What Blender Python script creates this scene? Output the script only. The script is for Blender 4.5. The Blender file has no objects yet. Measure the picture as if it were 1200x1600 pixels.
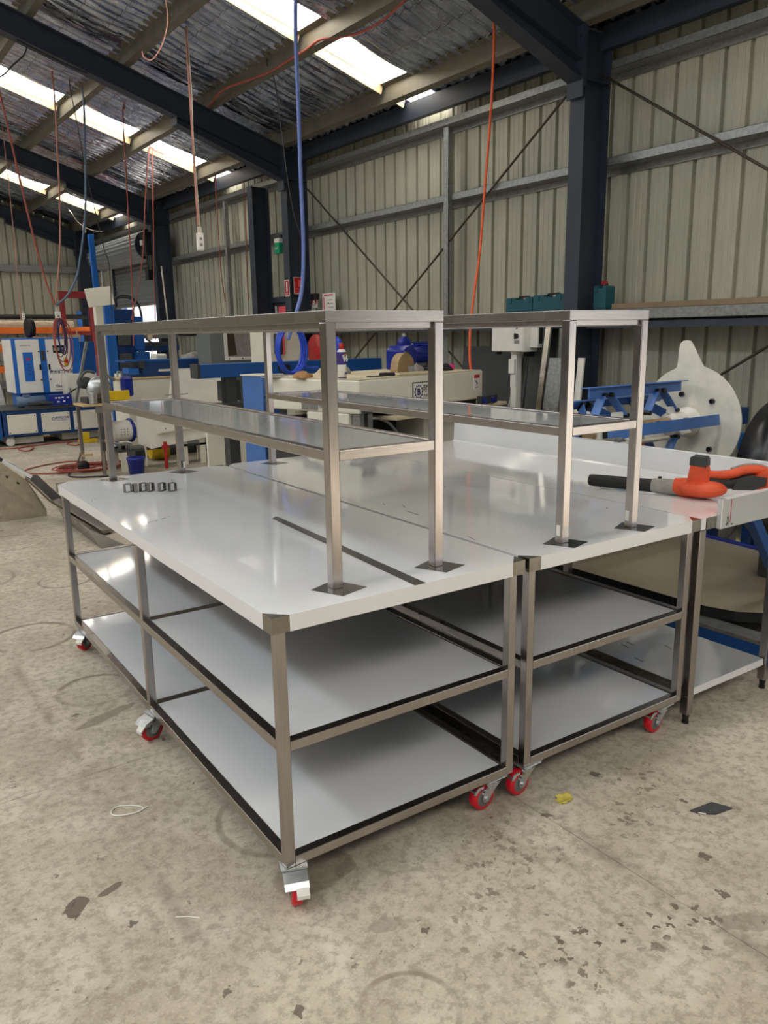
import bpy, bmesh, math, random
from mathutils import Vector, Matrix
random.seed(7)
PI = math.pi
SC = bpy.context.scene
COL = SC.collection

# ------------------------------------------------------------------ camera
cam = bpy.data.cameras.new('camera'); camo = bpy.data.objects.new('camera', cam); COL.objects.link(camo)
cam.sensor_fit = 'VERTICAL'; cam.sensor_height = 36.0; cam.lens = 27.821; cam.clip_end = 200
cam.clip_start = 0.05
camo.matrix_world = Matrix(((0.8097645, 0.14113774, -0.56952752, -0.92085),
                            (-0.58655584, 0.16942476, -0.79198958, -1.80484),
                            (-0.01528756, 0.97538474, 0.21997933, 1.64028),
                            (0, 0, 0, 1)))
SC.camera = camo

# ------------------------------------------------------------------ sky and exposure
world = bpy.data.worlds.new('sky'); SC.world = world; world.use_nodes = True
wn = world.node_tree.nodes; wl = world.node_tree.links
bg = wn['Background']
bg.inputs[0].default_value = (.90, .95, 1.0, 1); bg.inputs[1].default_value = 1.4     # bright hazy daylight
SKYLIGHT = 12.0
SC.view_settings.view_transform = 'Standard'; SC.view_settings.look = 'None'
SC.view_settings.gamma = 1.0; SC.view_settings.use_curve_mapping = False
SC.view_settings.exposure = -0.22
SC.cycles.use_denoising = True
SC.cycles.max_bounces = 10; SC.cycles.diffuse_bounces = 5; SC.cycles.glossy_bounces = 5
SC.cycles.sample_clamp_indirect = 6.0
SC.cycles.caustics_reflective = False

def portal(name, loc, rot, sx, sy):
    l = bpy.data.lights.new(name, 'AREA'); l.shape = 'RECTANGLE'; l.size = sx; l.size_y = sy
    l.cycles.is_portal = True
    o = bpy.data.objects.new(name, l); COL.objects.link(o); o.location = loc; o.rotation_euler = rot
    return o
# doorways the daylight enters through (portals only steer sampling of the sky)
portal('door_portal', (4.86, -4.35, 1.9), (PI/2, 0, PI/2), 4.3, 3.8)
portal('door_portal', (-12.1, -4.0, 1.95), (PI/2, 0, -PI/2), 6.0, 3.9)
sun = bpy.data.lights.new('sun', 'SUN'); sun.energy = 16.0; sun.angle = .01; sun.color = (1.0, .95, .88)
suno = bpy.data.objects.new('sun', sun); COL.objects.link(suno); suno.location = (20, 6, 25)
suno.rotation_euler = Vector((-.52, -.30, -.80)).to_track_quat('-Z', 'Y').to_euler()

# ------------------------------------------------------------------ materials
def S(r, g, b):
    f = lambda v: (v/255/12.92 if v/255 <= 0.04045 else ((v/255+0.055)/1.055)**2.4)
    return (f(r), f(g), f(b), 1.0)

class NT:
    def __init__(s, name):
        s.m = bpy.data.materials.new(name); s.m.use_nodes = True
        s.n = s.m.node_tree.nodes; s.l = s.m.node_tree.links
        s.b = s.n['Principled BSDF']; s.out = s.n['Material Output']
        s._co = None
    def co(s, kind='Object'):
        if s._co is None: s._co = s.n.new('ShaderNodeTexCoord')
        return s._co.outputs[kind]
    def new(s, t, **kw):
        n = s.n.new(t)
        for k, v in kw.items(): setattr(n, k, v)
        return n
    def link(s, a, b): s.l.new(a, b)
    def setv(s, sock, v):
        if hasattr(v, 'is_output'): s.l.new(v, sock)
        else: sock.default_value = v
    def noise(s, scale, detail=3, rough=.55, co=None, dist=0.0, dims=None):
        n = s.new('ShaderNodeTexNoise'); n.inputs['Scale'].default_value = scale; n.inputs['Detail'].default_value = detail
        n.inputs['Roughness'].default_value = rough; n.inputs['Distortion'].default_value = dist
        s.l.new(co if co is not None else s.co(), n.inputs['Vector']); return n.outputs['Fac']
    def mapping(s, scale=(1, 1, 1), loc=(0, 0, 0), rot=(0, 0, 0), co=None):
        n = s.new('ShaderNodeMapping'); n.inputs['Scale'].default_value = scale; n.inputs['Location'].default_value = loc
        n.inputs['Rotation'].default_value = rot
        s.l.new(co if co is not None else s.co(), n.inputs['Vector']); return n.outputs[0]
    def math(s, op, a, b=0.0, c=None, clamp=False):
        n = s.new('ShaderNodeMath', operation=op, use_clamp=clamp)
        s.setv(n.inputs[0], a); s.setv(n.inputs[1], b)
        if c is not None: s.setv(n.inputs[2], c)
        return n.outputs[0]
    def ramp(s, v, lo, hi, a=0.0, b=1.0):
        n = s.new('ShaderNodeMapRange'); n.clamp = True; n.interpolation_type = 'SMOOTHSTEP'
        s.setv(n.inputs[0], v)
        for i, x in enumerate((lo, hi, a, b)): n.inputs[i+1].default_value = x
        return n.outputs[0]
    def mix(s, f, a, b):
        n = s.new('ShaderNodeMix', data_type='RGBA')
        s.setv(n.inputs[0], f); s.setv(n.inputs[6], a); s.setv(n.inputs[7], b); return n.outputs[2]
    def bump(s, h, strength=.2, dist=.01):
        n = s.new('ShaderNodeBump'); n.inputs['Strength'].default_value = strength; n.inputs['Distance'].default_value = dist
        s.l.new(h, n.inputs['Height']); s.l.new(n.outputs[0], s.b.inputs['Normal'])
    def sep(s, co=None):
        n = s.new('ShaderNodeSeparateXYZ'); s.l.new(co if co is not None else s.co(), n.inputs[0]); return n.outputs

def dark(c, k): return (c[0]*k, c[1]*k, c[2]*k, 1)
def simple(name, c, rough=.5, metal=0.0, var=.08, scale=6.0, spec=.5, bump=0.0, coat=0.0, stretch=None):
    t = NT(name)
    co = t.mapping(stretch) if stretch else None
    f = t.noise(scale, 4, .6, co)
    t.link(t.mix(t.ramp(f, .3, .7), dark(c, 1-var), dark(c, 1+var)), t.b.inputs['Base Color'])
    t.b.inputs['Roughness'].default_value = rough; t.b.inputs['Metallic'].default_value = metal
    t.b.inputs['Specular IOR Level'].default_value = spec; t.b.inputs['Coat Weight'].default_value = coat
    if bump: t.bump(t.noise(scale*8, 3, .6, co), bump, .004)
    return t.m

M = {}
def steel(name, c, rough, stretch, var=.10):
    t = NT(name)
    f = t.noise(9, 5, .7, t.mapping(stretch)); g = t.noise(3.0, 2)
    t.link(t.mix(t.ramp(f, .25, .75), dark(c, 1-var), dark(c, 1+var)), t.b.inputs['Base Color'])
    t.b.inputs['Metallic'].default_value = 1.0
    t.link(t.math('ADD', t.math('MULTIPLY', g, .16), rough-.08), t.b.inputs['Roughness'])
    t.bump(f, .06, .001)
    return t.m
M['steel_v'] = steel('brushed_stainless_upright', S(174, 168, 166), .22, (26, 26, 1.2))
M['steel_x'] = steel('brushed_stainless_crosswise', S(174, 168, 164), .27, (1.2, 26, 26))
M['steel_y'] = steel('brushed_stainless_lengthwise', S(174, 168, 164), .27, (26, 1.2, 26))
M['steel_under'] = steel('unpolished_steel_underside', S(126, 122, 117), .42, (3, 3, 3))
M['steel_plate'] = steel('mill_finish_stainless', S(150, 146, 140), .22, (6, 6, 6))
M['steel_mirror'] = steel('bright_stainless_sheet', S(206, 200, 186), .26, (2, 2, 2))
def film(name, c, rough, spec, metal=.12):
    t = NT(name)
    f = t.noise(2.2, 4, .6); g = t.noise(14, 3, .6, t.mapping((1, .2, 1)))
    t.link(t.mix(t.ramp(f, .3, .7), dark(c, .97), dark(c, 1.02)), t.b.inputs['Base Color'])
    t.link(t.math('ADD', t.math('MULTIPLY', g, .05), rough-.025), t.b.inputs['Roughness'])
    t.b.inputs['Specular IOR Level'].default_value = spec; t.b.inputs['Metallic'].default_value = metal
    t.bump(t.noise(3.5, 2), .03, .01)
    return t.m
M['film'] = film('white_protective_film', S(233, 235, 237), .06, .7, .10)
M['film_matt'] = film('white_film_on_folded_edge', S(228, 228, 230), .3, .4)
M['film_grey'] = film('thin_film_on_shelf_sheet', S(208, 210, 210), .08, .7, .25)
M['zinc'] = simple('zinc_plated_steel', S(200, 204, 206), .32, .9, .12, 30)
M['red_wheel'] = simple('red_polyurethane', S(206, 22, 44), .32, 0, .06, 10)
M['hub'] = simple('grey_caster_hub', S(120, 120, 118), .45, .4)
M['white_pedal'] = simple('white_brake_pedal', S(226, 224, 216), .4)
M['char'] = simple('charcoal_painted_steel', S(48, 56, 70), .5, 0, .10, 3)
M['galv'] = simple('galvanised_steel', S(150, 152, 150), .38, .6, .18, 34, bump=.05)
M['galv_dark'] = simple('weathered_galvanised_steel', S(84, 88, 88), .5, .4, .16, 24)
M['purlin'] = simple('galvanised_purlin_steel', S(118, 114, 102), .5, .35, .12, 5)
M['trim_cream'] = simple('perforated_cream_trim', S(196, 178, 138), .6, .0, .12, 40)
M['rod'] = simple('brown_steel_rod', S(78, 70, 60), .5, .5)
M['blue'] = simple('blue_machine_paint', S(28, 84, 156), .4, 0, .08, 3)
M['blue_dark'] = simple('deep_blue_machine_paint', S(22, 62, 118), .42, 0, .10, 3)
M['blue_sky'] = simple('bright_blue_machine_paint', S(34, 108, 196), .42, 0, .08, 3)
M['blue_arm'] = simple('mid_blue_mandrel_paint', S(74, 116, 184), .42, 0, .10, 4)
M['blue_gear'] = simple('royal_blue_gearbox_paint', S(20, 40, 140), .3, 0, .12, 8)
M['cream'] = simple('cream_machine_paint', S(232, 229, 214), .42, 0, .05, 2)
M['white'] = simple('white_paint', S(236, 235, 228), .45, 0, .05, 4)
M['sheet_beige'] = simple('steel_with_wall_reflection', S(196, 184, 156), .3, .45, .05, 2)  # beige base paints in the wall mirrored by the bright sheet
M['disc'] = simple('scuffed_white_plate', S(236, 234, 222), .5, 0, .08, 7)
M['grey'] = simple('mid_grey_paint', S(112, 118, 118), .5, 0, .06, 3)
M['grey_dark'] = simple('dark_grey_plastic', S(58, 60, 62), .55, 0, .10, 8)
M['black'] = simple('black_rubber', S(22, 22, 24), .6, 0, .15, 12)
M['black_gloss'] = simple('black_plastic', S(20, 21, 24), .3, 0, .10, 12)
M['teal'] = simple('teal_tool_case_plastic', S(16, 82, 96), .42, 0, .08, 10)
M['orange_tool'] = simple('orange_tool_plastic', S(222, 84, 44), .5, 0, .10, 12)
M['orange_beam'] = simple('orange_rack_beam_paint', S(232, 116, 40), .5, 0, .08, 5)
M['orange_cord'] = simple('orange_cord_sheath', S(244, 104, 58), .5, 0, .06, 20)
M['red_cord'] = simple('dull_red_cord_sheath', S(166, 84, 72), .6, 0, .10, 20)
M['pink_cord'] = simple('faded_pink_cord_sheath', S(190, 134, 120), .6, 0, .10, 20)
M['white_cord'] = simple('off_white_cord_sheath', S(206, 196, 184), .6, 0, .08, 20)
M['black_cord'] = simple('black_cord_sheath', S(40, 42, 46), .5, 0, .08, 20)
M['blue_hose'] = simple('light_blue_air_hose', S(112, 134, 206), .35, 0, .08, 20)
M['blue_hose_deep'] = simple('royal_blue_air_hose', S(34, 74, 200), .32, 0, .08, 20)
M['steel_cord'] = simple('grey_blue_hose', S(96, 116, 142), .5, 0, .08, 20)
M['red'] = simple('red_painted_steel', S(176, 34, 36), .4, 0, .10, 8)
M['red_dull'] = simple('dull_red_paint', S(134, 34, 36), .55, 0, .12, 6)
M['red_sign'] = simple('red_sign_print', S(190, 26, 34), .45, 0, .04, 8)
M['pink_bright'] = simple('bright_pink_tape', S(250, 40, 150), .5, 0, .05, 8)
M['coral'] = simple('coral_red_board', S(246, 96, 110), .5, 0, .06, 5)
M['green'] = simple('green_sign_print', S(16, 158, 112), .35, 0, .05, 8)
M['yellow'] = simple('yellow_paint', S(226, 190, 30), .45, 0, .08, 8)
M['timber'] = simple('raw_pine_timber', S(206, 180, 136), .65, 0, .14, 6, stretch=(2, 12, 12), bump=.1)
M['plank'] = simple('dusty_brown_board', S(138, 120, 96), .8, 0, .12, 6)
M['card'] = simple('brown_cardboard', S(176, 134, 88), .8, 0, .10, 8)
M['dusty'] = simple('dusty_cream_machine_top', S(214, 202, 172), .6, 0, .12, 5)
M['purple'] = simple('purple_label_print', S(64, 44, 120), .4, 0, .10, 30)
M['cloth'] = simple('grey_cloth', S(150, 148, 144), .9, 0, .14, 20, bump=.2)
M['cloth_black'] = simple('black_glove_leather', S(34, 34, 36), .7, 0, .16, 20, bump=.2)
M['bag'] = simple('beige_paper_bag', S(214, 196, 168), .8, 0, .12, 14, bump=.2)
M['leaf'] = simple('dry_yellow_leaf', S(196, 182, 84), .7, 0, .16, 60)
M['offcut'] = simple('dark_rubber_offcut', S(62, 64, 66), .7, 0, .12, 30)
M['roll_tan'] = simple('tan_coil_strapping', S(166, 142, 106), .5, .3, .12, 10)
M['ink'] = simple('dark_ink', S(38, 36, 44), .5)
M['ink_blue'] = simple('navy_ink', S(44, 44, 96), .5)
M['ink_white'] = simple('white_ink', S(238, 238, 238), .5)
M['glass_dark'] = simple('smoked_window_pane', S(60, 62, 62), .06, 0, .15, 6, spec=.8)
M['screen'] = simple('dark_display_glass', S(46, 44, 44), .15, 0, .10, 9)
M['label'] = simple('printed_label_card', S(236, 234, 228), .6, 0, .03, 30)
M['shutter'] = simple('grey_roller_shutter_steel', S(128, 134, 134), .5, .25, .07, 3)

def cladding():
    t = NT('beige_wall_cladding')
    f = t.noise(2.0, 5, .65, t.mapping((1, 3.2, .35), co=t.co('Generated') if False else None))
    g = t.noise(7, 4, .6, t.mapping((1, 9, .3)))
    c = t.mix(t.ramp(f, .3, .75), S(166, 166, 150), S(190, 188, 170))
    c = t.mix(t.math('MULTIPLY', t.ramp(g, .5, .8), .35), c, S(150, 142, 122))
    t.link(c, t.b.inputs['Base Color']); t.b.inputs['Roughness'].default_value = .42
    t.b.inputs['Specular IOR Level'].default_value = .4
    return t.m
M['clad'] = cladding()

def foil():
    t = NT('crinkled_foil_insulation')
    f = t.noise(5, 5, .65); g = t.noise(6, 3, .6, t.mapping((.8, 2.2, 1)))
    co = t.co(); x, y, z = t.sep()
    c = t.mix(t.ramp(f, .3, .7), S(166, 176, 196), S(206, 214, 232))
    wy = t.math('LESS_THAN', t.math('FRACT', t.math('MULTIPLY', y, 1/.15)), .04)
    wx = t.math('LESS_THAN', t.math('FRACT', t.math('MULTIPLY', x, 1/.30)), .022)
    w = t.math('MAXIMUM', wx, wy)
    c = t.mix(t.math('MULTIPLY', w, .7), c, S(44, 44, 46))
    t.link(c, t.b.inputs['Base Color']); t.b.inputs['Metallic'].default_value = 1.0
    t.link(t.ramp(g, .3, .7, .16, .36), t.b.inputs['Roughness'])
    h = t.math('ADD', t.math('MULTIPLY', t.noise(5, 3, .55, t.mapping((.45, 3.0, 1)), .6), 1.0), t.math('MULTIPLY', t.noise(3, 3, .6, t.mapping((2.2, .6, 1))), .5))
    t.bump(h, .5, .04)
    return t.m
M['foil'] = foil()

def skylight(k=0):
    t = NT('translucent_skylight_sheet')
    e = t.new('ShaderNodeEmission'); e.inputs['Color'].default_value = (1.0, .93, .82, 1) if k == 0 else (.86, .93, 1.0, 1); e.inputs['Strength'].default_value = SKYLIGHT
    t.link(e.outputs[0], t.out.inputs['Surface'])
    return t.m
M['skylight'] = skylight(); M['ridge_light'] = skylight(1)

def concrete():
    t = NT('stained_concrete')
    co = t.new('ShaderNodeNewGeometry').outputs['Position']
    n = lambda sc, d=4, r=.6, dist=0.0: t.noise(sc, d, r, co, dist)
    big = n(.8, 5, .6); mid = n(3.2, 5, .65, .4); fine = n(26, 4, .7); grit = n(120, 2, .7)
    c = t.mix(t.ramp(big, .3, .7), S(168, 157, 140), S(196, 187, 169))
    c = t.mix(t.math('MULTIPLY', t.ramp(mid, .44, .68), .6), c, S(214, 206, 190))
    c = t.mix(t.math('MULTIPLY', t.ramp(n(1.9, 6, .72, .6), .47, .66), .4), c, S(140, 128, 112))
    c = t.mix(t.math('MULTIPLY', t.ramp(fine, .44, .62), .6), c, S(142, 131, 115))
    c = t.mix(t.math('MULTIPLY', t.ramp(grit, .48, .72), .34), c, S(216, 208, 188))
    c = t.mix(t.math('MULTIPLY', t.ramp(n(11, 5, .75, .3), .52, .70), .38), c, S(216, 209, 194))
    c = t.mix(t.math('MULTIPLY', t.ramp(n(6.3, 5, .75, .8), .57, .70), .3), c, S(126, 114, 100))
    # small dark oil drips
    v = t.new('ShaderNodeTexVoronoi'); v.inputs['Scale'].default_value = 9.0
    wob = t.new('ShaderNodeVectorMath', operation='ADD'); t.link(co, wob.inputs[0])
    nz = t.new('ShaderNodeTexNoise'); nz.inputs['Scale'].default_value = 40; nz.inputs['Detail'].default_value = 3; t.link(co, nz.inputs['Vector'])
    sc = t.new('ShaderNodeVectorMath', operation='SCALE'); t.link(nz.outputs['Color'], sc.inputs[0]); sc.inputs['Scale'].default_value = .06
    t.link(sc.outputs[0], wob.inputs[1]); t.link(wob.outputs[0], v.inputs['Vector'])
    pick = t.sep(v.outputs['Color'])[0]
    size = t.math('MULTIPLY', t.ramp(pick, .45, 1.0), .17)
    spot = t.math('MULTIPLY', t.math('LESS_THAN', v.outputs['Distance'], size), t.ramp(n(1.1, 3), .38, .55))
    c = t.mix(t.math('MULTIPLY', spot, .72), c, S(70, 60, 52))
    v2 = t.new('ShaderNodeTexVoronoi'); v2.inputs['Scale'].default_value = 30.0; t.link(wob.outputs[0], v2.inputs['Vector'])
    pk2 = t.sep(v2.outputs['Color'])[1]
    spot2 = t.math('MULTIPLY', t.math('LESS_THAN', v2.outputs['Distance'], t.math('MULTIPLY', t.ramp(pk2, .65, 1.0), .24)), t.ramp(n(2.1, 3), .4, .6))
    c = t.mix(t.math('MULTIPLY', spot2, .6), c, S(84, 74, 64))
    x, y, z = t.sep(co); wn_ = t.math('SUBTRACT', n(7, 4, .7), .5); wm_ = t.math('SUBTRACT', n(2.5, 2), .5)
    def blob(cx, cy, rx, ry, ang=0.0, amp=.9):
        dx = t.math('SUBTRACT', x, cx); dy = t.math('SUBTRACT', y, cy); ca, sa = math.cos(ang), math.sin(ang)
        u = t.math('ADD', t.math('MULTIPLY', dx, ca/rx), t.math('MULTIPLY', dy, sa/rx))
        w = t.math('SUBTRACT', t.math('MULTIPLY', dy, ca/ry), t.math('MULTIPLY', dx, sa/ry))
        r = t.math('SQRT', t.math('ADD', t.math('MULTIPLY', u, u), t.math('MULTIPLY', w, w)))
        return t.math('ADD', r, t.math('MULTIPLY', wn_, amp))
    def stain(b, col, k, soft=.12):
        nonlocal c
        c = t.mix(t.math('MULTIPLY', t.ramp(b, 1.0, 1.0-soft, 0, 1), k), c, col)
    def ring(cx, cy, r, wdt, col, k, amp=.12):
        nonlocal c
        b = blob(cx, cy, r, r, 0, amp); d = t.math('ABSOLUTE', t.math('SUBTRACT', b, 1.0))
        c = t.mix(t.math('MULTIPLY', t.math('MULTIPLY', t.ramp(d, wdt, wdt*.3, 0, 1), k), t.ramp(n(3.1, 3), .3, .6)), c, col)
    stain(blob(-.49, .385, .045, .03, .9, 2.4), S(92, 80, 72), .85)
    stain(blob(-.385, .40, .042, .016, .3, 2.2), S(104, 92, 82), .85)
    stain(blob(.24, .05, .05, .03, .5, 1.8), S(128, 114, 100), .6)
    stain(blob(.20, -.22, .05, .032, -.3, 1.6), S(140, 128, 114), .5)
    stain(blob(1.02, -.83, .09, .035, -.6, 1.6), S(128, 118, 104), .5)
    stain(blob(-.05, 1.55, .16, .035, .35, 1.0), S(124, 114, 102), .6)
    stain(blob(.15, .10, .14, .10, .0, 1.0), S(122, 106, 92), .45)
    # a splatter of oil spots running across the near right of the floor
    v3 = t.new('ShaderNodeTexVoronoi'); v3.inputs['Scale'].default_value = 30.0; t.link(wob.outputs[0], v3.inputs['Vector'])
    pk3 = t.sep(v3.outputs['Color'])[2]
    sp3 = t.math('LESS_THAN', v3.outputs['Distance'], t.math('MULTIPLY', t.ramp(pk3, .15, 1.0), .40))
    for (bx, by, brx, bry, ba, bk_) in ((.62, -.62, .34, .07, -.42, .85), (.86, -.70, .22, .08, -.4, .8), (.50, -.70, .10, .05, .2, .7), (.42, -.36, .20, .10, .5, .5), (1.3, -.25, .35, .12, .5, .6), (.75, -.2, .3, .2, .2, .45)):
        m_ = t.ramp(blob(bx, by, brx, bry, ba, .6), 1.05, .55, 0, 1)
        c = t.mix(t.math('MULTIPLY', t.math('MULTIPLY', sp3, m_), bk_), c, S(92, 80, 68))
    ring(.07, -.50, .125, .10, S(132, 120, 106), .8)
    ring(-.08, 2.78, .22, .09, S(120, 108, 96), .8)
    ring(.35, 3.78, .17, .10, S(112, 102, 92), .8)
    ring(.0, 1.86, .17, .10, S(122, 110, 98), .8)
    ring(.28, 5.15, .26, .06, S(116, 104, 92), .7)
    ring(.22, .42, .22, .08, S(124, 112, 98), .6)
    ring(-.2, 4.2, .30, .06, S(126, 114, 100), .6)
    # soft traffic grime along the slab joints
    jx = t.math('ABSOLUTE', t.math('SUBTRACT', t.math('ADD', x, t.math('MULTIPLY', wm_, .03)), -.255))
    c = t.mix(t.math('MULTIPLY', t.ramp(jx, .045, .0, 0, 1), t.math('MULTIPLY', t.ramp(n(3, 3), .4, .6), .38)), c, S(118, 106, 94))
    jx = t.math('ABSOLUTE', t.math('SUBTRACT', x, .945))
    c = t.mix(t.math('MULTIPLY', t.ramp(jx, .06, .0, 0, 1), t.math('MULTIPLY', t.ramp(n(4, 3), .35, .6), .4)), c, S(116, 104, 94))
    t.link(c, t.b.inputs['Base Color'])
    t.link(t.ramp(mid, .3, .7, .62, .8), t.b.inputs['Roughness']); t.b.inputs['Specular IOR Level'].default_value = .3
    t.bump(t.math('ADD', t.math('MULTIPLY', fine, .6), t.math('MULTIPLY', grit, .25)), .25, .004)
    return t.m
M['concrete'] = concrete()
M['concrete_out'] = simple('outdoor_concrete', S(186, 182, 172), .8, 0, .08, 1)

# ------------------------------------------------------------------ mesh helpers
class MB:
    def __init__(s): s.v = []; s.f = []; s.sm = []
    def add(s, vs, fs, smooth=False):
        o = len(s.v); s.v += [tuple(p) for p in vs]; s.f += [tuple(i+o for i in f) for f in fs]; s.sm += [smooth]*len(fs); return s
    def hexa(s, p):      # 8 corners: bottom ring 0-3, top ring 4-7 (counter-clockwise from above)
        return s.add(p, [(3, 2, 1, 0), (4, 5, 6, 7), (0, 1, 5, 4), (1, 2, 6, 5), (2, 3, 7, 6), (3, 0, 4, 7)])
    def box(s, x0, y0, z0, x1, y1, z1):
        return s.hexa([(x0, y0, z0), (x1, y0, z0), (x1, y1, z0), (x0, y1, z0), (x0, y0, z1), (x1, y0, z1), (x1, y1, z1), (x0, y1, z1)])
    def obox(s, c, size, m):   # oriented box: centre, size, 3x3 matrix
        c = Vector(c); p = []
        for dz in (-.5, .5):
            for dx, dy in ((-.5, -.5), (.5, -.5), (.5, .5), (-.5, .5)):
                p.append(c + m @ Vector((dx*size[0], dy*size[1], dz*size[2])))
        return s.hexa(p)
    def bar(s, a, b, w, h, up=(0, 0, 1)):     # rectangular bar from a to b
        a = Vector(a); b = Vector(b); d = b-a; L = d.length; d.normalize(); u = Vector(up)
        if abs(d.dot(u)) > .98: u = Vector((0, 1, 0))
        r = d.cross(u).normalized(); u = r.cross(d)
        m = Matrix((d, -r, u)).transposed()
        return s.obox((a+b)/2, (L, w, h), m)
    def cyl(s, a, b, r, n=16, r2=None, cap=True):
        a = Vector(a); b = Vector(b); d = (b-a).normalized(); r2 = r if r2 is None else r2
        u = Vector((0, 0, 1)) if abs(d.z) < .9 else Vector((1, 0, 0)); e = d.cross(u).normalized(); g = d.cross(e)
        vs = []
        for p, q in ((a, r), (b, r2)):
            for i in range(n):
                t = 2*PI*i/n; vs.append(p + e*math.cos(t)*q + g*math.sin(t)*q)
        s.add(vs, [(i, (i+1) % n, n+(i+1) % n, n+i) for i in range(n)], True)
        if cap: s.add(vs, [tuple(range(n-1, -1, -1)), tuple(range(n, 2*n))])
        return s
    def tube(s, pts, r, n=8):
        P = [Vector(p) for p in pts]; k = len(P); vs = []; prev = None
        for i, p in enumerate(P):
            d = (P[min(i+1, k-1)]-P[max(i-1, 0)])
            if d.length < 1e-6: d = Vector((0, 0, 1))
            d.normalize()
            if prev is None:
                u = Vector((0, 0, 1)) if abs(d.z) < .9 else Vector((1, 0, 0)); e = d.cross(u).normalized()
            else:
                e = (prev-d*prev.dot(d))
                if e.length < 1e-5: e = d.orthogonal()
                e.normalize()
            prev = e; g = d.cross(e)
            for j in range(n):
                t = 2*PI*j/n; vs.append(p+e*math.cos(t)*r+g*math.sin(t)*r)
        fs = [(i*n+j, i*n+(j+1) % n, (i+1)*n+(j+1) % n, (i+1)*n+j) for i in range(k-1) for j in range(n)]
        s.add(vs, fs, True); s.add(vs, [tuple(range(n-1, -1, -1)), tuple(range((k-1)*n, k*n))]); return s
    def prism(s, poly, fn, t0, t1, smooth=False):   # poly of (a,b); fn(a,b,t)->xyz
        n = len(poly); vs = [fn(a, b, t0) for a, b in poly]+[fn(a, b, t1) for a, b in poly]
        s.add(vs, [(i, (i+1) % n, n+(i+1) % n, n+i) for i in range(n)], smooth)
        s.add(vs, [tuple(range(n-1, -1, -1)), tuple(range(n, 2*n))]); return s
    def lathe(s, prof, o=(0, 0, 0), axis='z', n=24):
        k = len(prof); vs = []
        for r, h in prof:
            for j in range(n):
                t = 2*PI*j/n; a, b = r*math.cos(t), r*math.sin(t)
                p = {'z': (a, b, h), 'y': (a, h, b), 'x': (h, a, b)}[axis]
                vs.append((p[0]+o[0], p[1]+o[1], p[2]+o[2]))
        fs = [(i*n+j, i*n+(j+1) % n, (i+1)*n+(j+1) % n, (i+1)*n+j) for i in range(k-1) for j in range(n)]
        s.add(vs, fs, True); s.add(vs, [tuple(range(n-1, -1, -1)), tuple(range((k-1)*n, k*n))]); return s
    def grid(s, fn, nu, nv, smooth=True):
        vs = [fn(i/(nu-1), j/(nv-1)) for i in range(nu) for j in range(nv)]
        return s.add(vs, [(i*nv+j, (i+1)*nv+j, (i+1)*nv+j+1, i*nv+j+1) for i in range(nu-1) for j in range(nv-1)], smooth)
    def build(s, name, mat, parent=None, bevel=0.0, loc=None, rot=None):
        me = bpy.data.meshes.new(name); me.from_pydata(s.v, [], s.f)
        me.polygons.foreach_set('use_smooth', s.sm); me.update()
        bm = bmesh.new(); bm.from_mesh(me); bmesh.ops.recalc_face_normals(bm, faces=bm.faces); bm.to_mesh(me); bm.free()
        me.materials.append(M[mat] if isinstance(mat, str) else mat)
        o = bpy.data.objects.new(name, me); COL.objects.link(o)
        if parent is not None: o.parent = parent
        if loc is not None: o.location = loc
        if rot is not None: o.rotation_euler = rot
        if bevel:
            b = o.modifiers.new('bevel', 'BEVEL'); b.width = bevel; b.segments = 2; b.limit_method = 'ANGLE'; b.angle_limit = .6
        return o

def empty(name, loc=(0, 0, 0), rz=0.0):
    o = bpy.data.objects.new(name, None); COL.objects.link(o); o.location = loc; o.rotation_euler = (0, 0, rz); o.empty_display_size = .1
    return o
def tag(o, label, cat, group=None):
    o['label'] = label; o['category'] = cat
    if group: o['group'] = group
    return o
def thing(name, label, cat, loc=(0, 0, 0), rz=0.0, group=None): return tag(empty(name, loc, rz), label, cat, group)
def struct(o, label=None):
    o['kind'] = 'structure'
    if label: o['label'] = label
    return o
def copy_part(o, parent, loc=None, rot=None):
    c = o.copy(); COL.objects.link(c); c.parent = parent
    if loc is not None: c.location = loc
    if rot is not None: c.rotation_euler = rot
    return c
def text(name, body, size, mat, parent, loc, rot, sx=1.0, ext=.0006, align='LEFT', bold=0.0):
    cu = bpy.data.curves.new(name, 'FONT'); cu.body = body; cu.size = size; cu.extrude = ext; cu.align_x = align; cu.offset = bold; cu.resolution_u = 3
    tmp = bpy.data.objects.new('tmp_text', cu); COL.objects.link(tmp)
    me = bpy.data.meshes.new_from_object(tmp.evaluated_get(bpy.context.evaluated_depsgraph_get()))
    bpy.data.objects.remove(tmp); bpy.data.curves.remove(cu)
    me.materials.clear(); me.materials.append(M[mat])
    o = bpy.data.objects.new(name, me); COL.objects.link(o); o.parent = parent; o.location = loc; o.rotation_euler = rot; o.scale = (sx, 1, 1)
    return o
def smooth_path(pts, k=6):
    P = [Vector(p) for p in pts]; out = []
    for i in range(len(P)-1):
        p0 = P[max(i-1, 0)]; p1 = P[i]; p2 = P[i+1]; p3 = P[min(i+2, len(P)-1)]
        for j in range(k):
            t = j/k
            out.append(.5*((2*p1)+(p2-p0)*t+(2*p0-5*p1+4*p2-p3)*t*t+(3*p1-p0-3*p2+p3)*t*t*t))
    out.append(P[-1]); return out

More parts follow.
